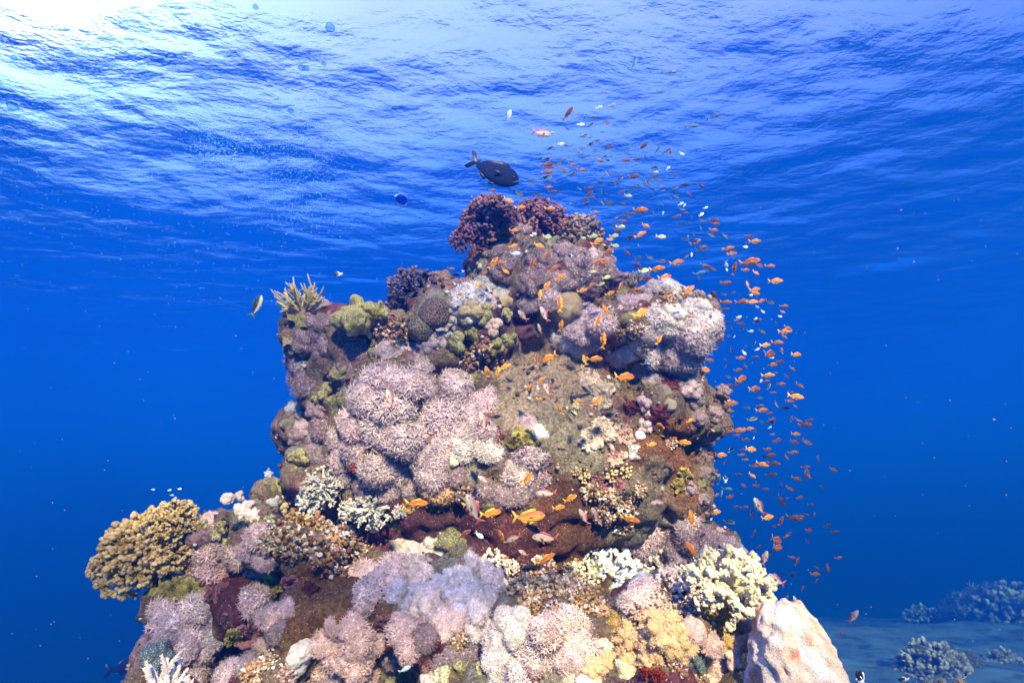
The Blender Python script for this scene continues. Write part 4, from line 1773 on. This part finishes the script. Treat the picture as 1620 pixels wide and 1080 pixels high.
fl(700, 280, 3.374, '''r 715 285 60 -8;r 965 235 42 -5;y 950 266 54 -3;d 920 250 42 -10;r 935 288 52 -10;o 1055 308 68 25;y 800 317 62 0;y 560 319 52 0;y 752 324 38 -20;y 915 315 46 5
o 825 345 80 25;r 870 350 52 -30;o 895 333 40 0;y 920 366 48 -10;d 1000 323 46 0;y 1165 318 54 -10;o 1350 345 74 20;d 1435 308 52 -20;o 1447 283 46 -10;d 1390 230 42 -5
d 1380 270 38 -60;d 1510 315 46 -40;r 1395 370 46 -5;d 1375 385 56 0;w 1330 415 24 80;d 1300 425 34 30;o 1525 382 58 10;o 1540 407 52 15;o 885 395 70 20;r 985 403 48 -50
d 1047 363 28 -70;r 1035 467 48 -30;d 1107 430 46 -30;d 1170 450 62 5;d 1045 430 42 0;o 1250 455 80 10;o 840 456 80 0;y 800 504 54 0;d 1025 515 42 -60;y 1075 500 54 10
d 1065 492 50 0;o 1145 490 74 5;o 1185 535 80 10;r 1100 540 46 -20;y 875 535 46 15;y 845 572 48 20;o 908 525 56 50;o 625 535 66 30;o 595 490 72 35;o 480 465 74 60
o 555 418 54 40;o 515 365 58 -20;o 383 285 54 0;o 378 368 50 20;b 425 347 42 50;w 388 408 56 0;o 265 335 50 0;r 160 405 100 75;o 270 460 80 50;o 315 455 54 175
o 337 502 54 -35;o 222 517 54 35;o 193 575 54 20;o 553 585 64 50;o 520 628 64 85;r 480 542 44 -20;o 793 580 66 35;o 745 605 54 10;o 628 680 84 88;o 632 795 74 75
o 875 715 70 120;r 840 655 42 10;o 893 620 54 20;o 948 590 78 60;o 1015 610 54 50;o 1045 598 34 0;o 1058 725 86 25;o 1200 618 66 -3;o 1310 605 84 35;o 828 770 72 60
o 858 875 90 85;o 1155 870 66 60;o 568 965 92 215;r 505 970 54 80;p 430 740 84 135;p 545 735 88 118;p 520 810 58 110;o 760 975 60 105;o 812 970 84 0;o 330 1012 76 20
o 237 1040 66 100;o 293 1045 60 -85;o 970 1066 112 -3;o 1395 1030 86 -5;r 1515 565 62 0;r 1510 668 56 -5;d 1505 625 26 0;d 1505 705 32 20;r 1425 975 54 -10;r 1463 908 40 -40
r 1487 873 40 0;d 1520 778 30 0;r 1400 470 54 -15;r 1445 490 48 -30;b 1370 510 62 10;d 1410 498 40 -10;w 1515 470 34 80;d 1370 540 34 -60;k 105 503 30 180;k 60 570 26 170
k 685 420 30 180;b 1085 988 50 40;k 245 605 40 160;w 300 688 24 20;r 30 568 60 -20;r 70 520 45 0;r 45 488 44 -5;o 90 625 44 15''')
fl(1000, 300, 3.375, '''r 620 250 58 0;o 655 275 68 0;w 605 305 32 0;o 515 313 62 10;o 533 341 64 10;d 543 365 24 0;o 625 385 84 5;o 680 404 48 -20;o 735 408 54 -5;o 605 428 58 0
o 660 443 44 -40;w 503 400 40 -70;w 505 425 26 -60;o 545 423 64 80;r 500 497 68 0;o 765 487 68 0;o 618 507 44 100;o 655 533 64 10;o 655 548 60 -20;w 635 562 28 0
d 665 568 32 -40;d 540 548 24 0;r 493 560 30 -20;o 500 600 58 -5;o 585 597 58 5;o 640 598 64 0;o 688 595 50 20;d 735 600 44 -30;o 810 622 60 0;o 805 652 34 -20
w 790 676 30 -10;w 668 625 30 -30;w 698 650 30 -40;r 502 637 36 0;o 565 690 48 30;w 570 680 28 10;r 670 700 50 30;r 583 715 48 -10;d 508 710 36 -5;d 535 740 26 -50
w 632 755 32 0;d 585 745 26 30;d 695 757 44 -30;w 660 688 20 30;o 830 737 40 -30;o 815 755 62 5;o 812 783 40 -50;d 770 712 26 -60;w 548 782 24 50;d 515 780 30 0
r 472 805 44 -5;r 452 842 40 -40;o 710 829 64 5;o 775 815 60 -5;d 650 822 34 60;w 668 852 26 20;d 605 838 26 50;o 735 875 84 0;o 800 860 44 110;o 875 880 62 -3
o 580 897 54 0;r 660 893 44 0;d 530 855 42 -70;w 598 870 32 -50;w 745 897 30 0;r 790 917 54 -5;o 750 933 62 -5;d 497 905 30 -30;r 855 955 40 -40;r 415 910 54 -15
r 605 943 34 -60;r 565 962 62 5;d 495 945 30 60;o 725 990 64 5;r 825 997 40 -40;o 580 1012 84 10;d 515 1000 34 -20;d 640 925 20 50;r 715 1022 54 5;w 688 1020 26 60
d 770 975 30 -20;r 798 1038 44 -5;d 730 1052 38 60;r 892 1045 48 -35;r 515 1043 42 0;r 550 1047 34 10;d 160 75 34 -40;d 115 120 24 -50;d 330 235 26 -60;d 285 265 34 0''')
fl(1060, 600, 3.0, '''o 400 45 68 0;r 490 62 38 0;r 578 62 38 -10;o 595 80 58 -10;r 567 102 48 -5;r 527 20 42 0;r 615 28 44 -45;d 427 87 34 0;r 595 127 26 -50;r 547 135 32 0
d 507 118 38 -55;o 290 112 62 0;r 287 152 34 0;o 435 145 58 5;r 428 125 40 5;d 365 135 32 0;r 473 160 38 0;r 485 188 42 5;r 480 201 36 0;d 390 187 62 10;d 440 203 34 -30
r 577 188 34 80;r 610 195 44 -30;r 640 216 54 5;r 662 193 28 20;w 473 228 18 30;w 397 278 14 60;o 375 233 48 5;o 325 241 64 0;r 280 248 54 0;r 403 248 36 0
r 318 264 36 0;r 488 260 34 0;o 597 258 44 -5;r 360 285 46 0;r 508 290 54 10;r 590 297 54 -20;r 650 297 54 -30;r 463 330 46 0;o 383 330 54 -10;r 345 333 34 10
r 583 346 54 5;r 340 357 36 0;r 188 350 54 -20;o 240 358 58 -5;r 470 362 62 15;r 555 370 44 -50;r 358 380 32 0;r 262 390 34 40;k 288 335 34 70;k 263 472 34 85
r 703 375 34 -70;r 775 427 48 -25;r 397 410 40 0;o 437 402 54 -15;r 492 398 46 0;r 642 415 34 10;r 652 455 48 -60;r 655 435 26 -60;r 600 470 58 -20;r 217 433 30 0
r 327 452 30 -5;o 390 455 42 -40;r 480 452 54 10;r 410 503 44 -10;r 455 520 36 0;r 530 497 28 -50;r 568 518 46 -30;r 350 503 30 -30;r 197 495 24 30;b 232 480 50 80
b 270 518 62 -5;r 720 510 22 -40;r 615 560 42 5;r 527 572 54 -60;r 558 562 20 0;r 667 593 32 0;r 220 548 34 20;r 285 555 42 5;b 245 540 34 80;p 425 603 100 122
o 462 654 70 10;o 215 628 54 0;r 315 603 30 0;r 353 607 36 15;r 388 640 48 -80;k 195 657 24 80;d 280 676 46 0;d 175 678 44 0;r 588 655 58 -5;r 620 648 36 -10
r 647 640 26 -20;r 685 640 26 80;r 527 672 48 60;r 495 697 28 0;r 658 715 46 -10;r 745 693 30 40;r 783 723 34 10;r 553 743 38 20;r 568 727 24 0;r 398 730 40 50
r 653 768 24 -40;o 505 760 92 -30;o 510 795 62 -20;r 422 792 32 30;p 378 835 64 60;p 450 848 66 70;r 480 820 28 80;r 577 843 34 -10;r 603 862 46 50;r 800 845 44 10
r 697 893 34 -30;o 688 922 46 -5;r 695 953 28 30;r 750 893 46 -80;r 583 925 42 -80;p 505 950 118 150;r 630 990 30 40;o 485 1028 58 -30;r 555 1035 28 70;p 600 1055 54 110
r 100 660 62 100;o 62 299 62 0;o 95 195 48 25;r 20 278 38 0;r 55 383 48 0;o 103 810 104 125;r 48 877 48 0''')
fl(760, 540, 3.6, '''p 380 270 92 115;o 275 265 62 60;o 345 222 54 40;o 345 328 62 0;o 453 388 74 110;o 555 337 60 0;o 660 345 80 40;p 50 370 92 82;o 1020 505 102 112;o 975 585 70 5
r 1100 550 44 0;r 145 745 1 0;o 510 893 92 30;o 445 945 76 5;p 590 1000 94 122;p 655 990 100 115;p 1015 917 106 180;o 850 1012 116 -5;w 805 962 40 0;k 830 965 40 180
o 1205 1005 80 100;r 115 1060 66 30;o 320 100 54 95;p 380 870 8 0''')
fl(600, 720, 4.05, '''o 235 305 176 0;o 585 310 120 15;p 605 345 210 115;o 710 370 132 4;o 955 390 200 3;o 945 150 112 52;p 670 155 90 150;p 1070 243 150 185;r 545 505 90 30;r 780 465 62 200
o 785 520 100 118;p 862 530 116 205;p 1065 528 160 180;r 690 560 54 150;p 925 625 74 150;o 1065 665 140 28;o 808 655 56 0;w 640 510 70 -40;r 700 105 40 60;w 1510 485 40 30;w 1548 352 40 20''')
fl(380, 400, 9.0, 'd 225 760 330 66;k 1398 298 120 180;b 1127 288 60 180')
fl(0, 0, 1.0, '''s 780 270 80 -28;s 200 1052 34 -20;p 617 630 36 112;p 765 668 30 108;p 1350 975 26 60;k 1362 1072 34 120;k 1430 1074 16 180;w 242 774 7 0;w 268 775 7 10;w 284 773 7 0;w 272 783 6 0;d 300 797 7 0
k 1527 1068 12 80;b 1452 1022 20 0;r 1330 1000 10 60;w 640 1058 22 20;r 1023 984 14 80;k 845 325 8 160;r 893 362 30 170''')

rf_ = np.random.default_rng(5)
KINDN = defaultdict(int)
for (k, px, py, ln, ang) in FISH:
    if ln < 3: continue
    if k == 'o' and rf_.uniform() < (.62 if px > 1140 else (.30 if py < 480 else 0)): k = 'q'  # orange fish far from the strobes take the dimmed colouring
    h = hit(px, py)
    # the shoal stands off the tower; fish in front of the wall swim closer to the camera than the coral
    if h[0] is not None:
        dw = h[0].dot(FWD)
        d = dw - rf_.uniform(.28, .75)
    else:
        d = rf_.uniform(2.7, 4.2) if px > 700 else rf_.uniform(2.4, 3.2)
    if k == 's': d = 3.3
    if px < 320 and py > 700: d = 2.9
    if k == 's' and px < 300: d = 11.0
    if py > 1060: d = min(d, 2.2)
    loc = at(px, py, d)
    L = ln * d / FPX * rf_.uniform(.86, 1.14)
    a = R(ang)
    yaw = rf_.normal(0, .30)
    if k in 'sp' and ln > 18: yaw = rf_.normal(0, .12)
    if k == 's' and px < 300: yaw = 1.0
    dr = Vector((1, 0, 0)) * math.cos(a) + UPV * math.sin(a)
    X_ = (dr * math.cos(yaw) + FWD * math.sin(yaw)).normalized()
    upw = UPV if abs(math.cos(a)) > .45 else (Vector((-1, 0, 0)) if (math.sin(a) > 0) == (math.cos(a) >= 0) else Vector((1, 0, 0)))
    Z_ = (upw - X_ * upw.dot(X_)).normalized()
    Z_ = (Z_ + FWD * rf_.normal(0, .16)); Z_ = (Z_ - X_ * Z_.dot(X_)).normalized()
    Y_ = Z_.cross(X_)
    M = Matrix((X_, Y_, Z_)).transposed().to_4x4()
    L = L / max(.55, math.cos(yaw))
    M = Matrix.Translation(loc) @ M @ Matrix.Diagonal((L, L, L * rf_.uniform(.9, 1.08), 1))
    nm, desc, cat = FNAME[k]
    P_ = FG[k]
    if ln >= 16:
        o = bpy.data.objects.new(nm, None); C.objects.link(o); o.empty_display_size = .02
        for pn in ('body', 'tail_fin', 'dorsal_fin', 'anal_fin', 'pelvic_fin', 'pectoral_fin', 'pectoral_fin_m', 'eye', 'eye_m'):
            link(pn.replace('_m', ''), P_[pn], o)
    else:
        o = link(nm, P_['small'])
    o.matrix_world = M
    o['category'] = 'fish'
    if k == 's':
        o['label'] = 'large dark navy surgeonfish swimming above the summit of the reef' if px > 300 else 'hazy dark fish seen almost head-on in open water at lower left'
        continue
    o['group'] = FGRP[k]
    tilt = 'level' if abs(math.sin(a)) < .2 else ('nose up' if math.sin(a) > 0 else 'nose down')
    if h[0] is not None and ln >= 12:
        w, l = place_text(px, py)
        lab = ' '.join([desc, w, l])
    elif h[0] is not None:
        lab = 'small ' + desc + ' in front of the reef, ' + tilt
    else:
        ve = 'surface end' if py < 330 else ('upper part' if py < 500 else ('middle' if py < 700 else ('lower part' if py < 860 else 'bottom end')))
        if px > 1385: lab = desc + ' low over the distant sand'
        elif px < 720: lab = desc + ' left of the summit, ' + tilt
        else: lab = ('tiny ' if ln < 11 else '') + desc + ' at the ' + ve + ' of the shoal, ' + tilt
    KINDN[lab] += 1
    LABELLED.append([o, lab, px, py, None, 'fish', ln])

fg_ = defaultdict(list)
for e in LABELLED:
    if e[5] == 'fish': fg_[e[1]].append(e)
for lab, es in fg_.items():
    if len(es) == 2:
        es.sort(key=lambda e: e[3])
        es[0][0]['label'] = lab + ', upper one'; es[1][0]['label'] = lab + ', lower one'
    elif 2 < len(es) <= 10:
        es.sort(key=lambda e: e[2])
        for q, e in enumerate(es): e[0]['label'] = lab + ', ' + (ORD[q] if q < len(es) - 1 else 'rightmost')
    else:
        es.sort(key=lambda e: e[3])
        for q, e in enumerate(es): e[0]['label'] = lab

# ------------------------------------------------------------------ air bubbles and drifting specks
mb = bpy.data.materials.new('air_bubble')
mb.use_nodes = True
t = mb.node_tree; t.nodes.clear()
o_ = N(t, 'ShaderNodeOutputMaterial')
fr = N(t, 'ShaderNodeFresnel', i_IOR=.90)
tr = N(t, 'ShaderNodeBsdfTransparent'); tr.inputs[0].default_value = (.60, .80, .95, 1)
gl = N(t, 'ShaderNodeBsdfGlossy', i_Roughness=.03)
ms = N(t, 'ShaderNodeMixShader')
t.links.new(fr.outputs[0], ms.inputs[0]); t.links.new(tr.outputs[0], ms.inputs[1]); t.links.new(gl.outputs[0], ms.inputs[2])
t.links.new(ms.outputs[0], o_.inputs[0])
bub_me = mesh_np('air_bubble', ICO[4][0], ICO[4][1], [mb])
mbd = mb.copy(); mbd.name = 'deep_blue_bubble'
for nd in mbd.node_tree.nodes:
    if nd.type == 'BSDF_TRANSPARENT': nd.inputs[0].default_value = (.30, .55, .85, 1)
bub_dark = mesh_np('air_bubble', ICO[4][0], ICO[4][1], [mbd])
BUB = [(22, 92, 5, 'faint pale bubble nearest the bright corner of the surface'), (20, 167, 8, 'large round bubble at the left edge'),
       (14, 207, 8, 'tilted oval bubble at the left edge below the round one'), (9, 225, 4, 'small bubble lowest of those at the left edge'),
       (522, 43, 8, 'big ringed bubble high near the surface'), (477, 107, 5.5, 'bubble touching its neighbour, left of the pair'),
       (484, 108, 5, 'bubble touching its neighbour, right of the pair'), (460, 175, 5, 'bubble above the fine bubble stream'),
       (425, 243, 3.6, 'small bubble, upper of two one above the other'), (425, 253, 3.6, 'small bubble, lower of two one above the other'),
       (635, 316, 11, 'large dark oval bubble left of the summit of the reef'), (404, 11, 4.5, 'small bubble at the top edge of the view'),
       (512, 100, 4, 'bright bubble with a trail of tiny ones above it')]
for px, py, r, lab in BUB:
    o = link('air_bubble', bub_me if px != 635 else bub_dark)
    d = 2.6
    o.location = at(px, py, d)
    s = r * d / FPX
    o.scale = (s, s, s * .74)
    o.rotation_euler = (R(-14), R(rf_.uniform(-14, 14)), 0)
    tag(o, lab, 'bubble', 'loose air bubbles under the surface')

mp_, t, bs, _ = newmat('fine_bubbles'); bs.inputs['Base Color'].default_value = (.22, .60, 1.0, 1); bs.inputs['Roughness'].default_value = .1
ms_, t, bs, _ = newmat('drifting_specks'); bs.inputs['Base Color'].default_value = (.34, .32, .40, 1); bs.inputs['Roughness'].default_value = .8


def cloud(name, centres, mat, lab, cat):
    c = np.array([list(at(px, py, d)) for px, py, d, r in centres])
    r = np.array([q[3] * q[2] / FPX for q in centres])
    v, f = ICO[1]
    vv = v[None] * r[:, None, None] + c[:, None]
    ff = (np.arange(len(c)) * 12)[:, None, None] + f[None]
    o = link(name, mesh_np(name, vv.reshape(-1, 3), ff.reshape(-1, 3), [mat]))
    tag(o, lab, cat, kind='stuff')


pts = []
for cx, cy, sx, sy, n in ((355, 215, 38, 26, 700), (340, 235, 22, 16, 300), (475, 270, 38, 45, 800), (365, 20, 5, 24, 40), (512, 85, 6, 16, 40), (210, 30, 14, 18, 120), (150, 110, 40, 30, 200),
                         (480, 330, 60, 30, 250), (300, 380, 90, 60, 200), (60, 330, 60, 60, 80), (480, 215, 14, 14, 60)):
    for _ in range(n):
        pts.append((rf_.normal(cx, sx), rf_.normal(cy, sy), rf_.uniform(3.5, 6), rf_.uniform(.35, .8) * (1.6 if rf_.uniform() > .97 else 1)))
cloud('fine_bubbles', pts, mp_, 'streams of fine air bubbles rising under the bright surface', 'bubbles')
pts = []
for _ in range(270):
    big = rf_.uniform()
    pts.append((rf_.uniform(0, 1620), rf_.uniform(300, 1080), rf_.uniform(1.0, 2.8), .45 + .5 * rf_.uniform() + (1.2 if big > .97 else 0)))
cloud('drifting_specks', pts, ms_, 'pale specks of plankton drifting in the open water', 'plankton')

# ------------------------------------------------------------------ far corals on the sand
FARC = [  # px, py, distance, radius px, type, label
    (1478, 1052, 8.5, 44, 'B', 'broad dark coral bush on the distant sand, nearest of the far corals'), (1440, 1068, 8.6, 24, 'B', 'low coral mound in front of the broad far bush'),
    (1520, 1040, 8.7, 26, 'T', 'rounded coral shoulder on the right side of the broad far bush'), (1592, 1058, 9.2, 34, 'B', 'dark coral bush at the right edge of the view'),
    (1350, 1062, 11.5, 36, 'B', 'hazy coral mound just right of the pale cone'), (1395, 1072, 11.0, 26, 'T', 'hazy rounded coral right of the mound by the cone'),
    (1400, 1022, 14.5, 26, 'B', 'faint far coral on the sand ridge'), (1440, 1016, 15.0, 22, 'T', 'faintest coral patch at the end of the sand'),
    (1560, 960, 17, 60, 'T', 'tall hazy coral tower far away on the right'), (1470, 985, 18, 30, 'B', 'very faint coral rise far behind the broad bush'), (1610, 965, 16, 48, 'B', 'tall hazy coral tower cut by the right edge'),
    (1552, 1010, 13, 16, 'B', 'small hazy coral between the far bush and the edge'), (1585, 1018, 12.5, 15, 'T', 'small rounded far coral near the right edge')]
for k, (px, py, d, r, ty, lab) in enumerate(FARC):
    d *= 2.2; r *= 1.25
    c3 = (.15, .13, .10)
    s = r * d / FPX
    if ty == 'B':
        o = link('branching_coral', SH['B'][k % 3], None, c3)
    else:
        o = bpy.data.objects.new('knobbly_soft_coral', None); C.objects.link(o)
        link('stalk', SH['T'][k % 3][0], o, c3); link('polyps', SH['T'][k % 3][1], o, c3)
    o.location = at(px, py + r * .35, d)
    o.scale = (s * 1.15, s, s * 1.1)
    o.rotation_euler = (0, 0, k * 1.3)
    tag(o, lab, 'coral', 'far corals on the sand')
    # footing so that each stands on the seabed
for k, (px, py, d, r, lab) in enumerate([(1489, 1078, 4.2, 9, 'small sandy orange coral cushion at the bottom edge, left of two'), (1519, 1081, 4.2, 12, 'small sandy orange coral cushion at the bottom edge, right of two'), (1468, 1080, 5.2, 8, 'small dark coral tuft at the bottom edge')]):
    o = bpy.data.objects.new('knobbly_soft_coral', None); C.objects.link(o)
    c3 = (.40, .26, .12) if k < 2 else (.10, .12, .12)
    link('stalk', SH['T'][k % 3][0], o, c3); link('polyps', SH['T'][k % 3][1], o, c3)
    s = r * d / FPX
    o.location = at(px, py, d); o.scale = (s, s, s)
    tag(o, lab, 'coral', 'far corals on the sand')
# ------------------------------------------------------------------ the water between camera and far things
import bmesh as _bm
b = _bm.new()
_bm.ops.create_cube(b, size=1)
me = bpy.data.meshes.new('haze')
b.to_mesh(me); b.free()
hz = link('haze', me)
hz.scale = (460, 460, SURF_Z + .6 + 26)
hz.location = (0, 0, (SURF_Z + .6 - 26) / 2)
mh = bpy.data.materials.new('water_haze')
mh.use_nodes = True
t = mh.node_tree
t.nodes.clear()
pv = N(t, 'ShaderNodeVolumePrincipled')
pv.inputs['Color'].default_value = (.003, .135, .95, 1)
pv.inputs['Density'].default_value = HAZE
pv.inputs['Absorption Color'].default_value = (0, .12, .3, 1)
pv.inputs['Anisotropy'].default_value = .38
o = N(t, 'ShaderNodeOutputMaterial')
t.links.new(pv.outputs[0], o.inputs['Volume'])
me.materials.append(mh)
tag(hz, kind='stuff')
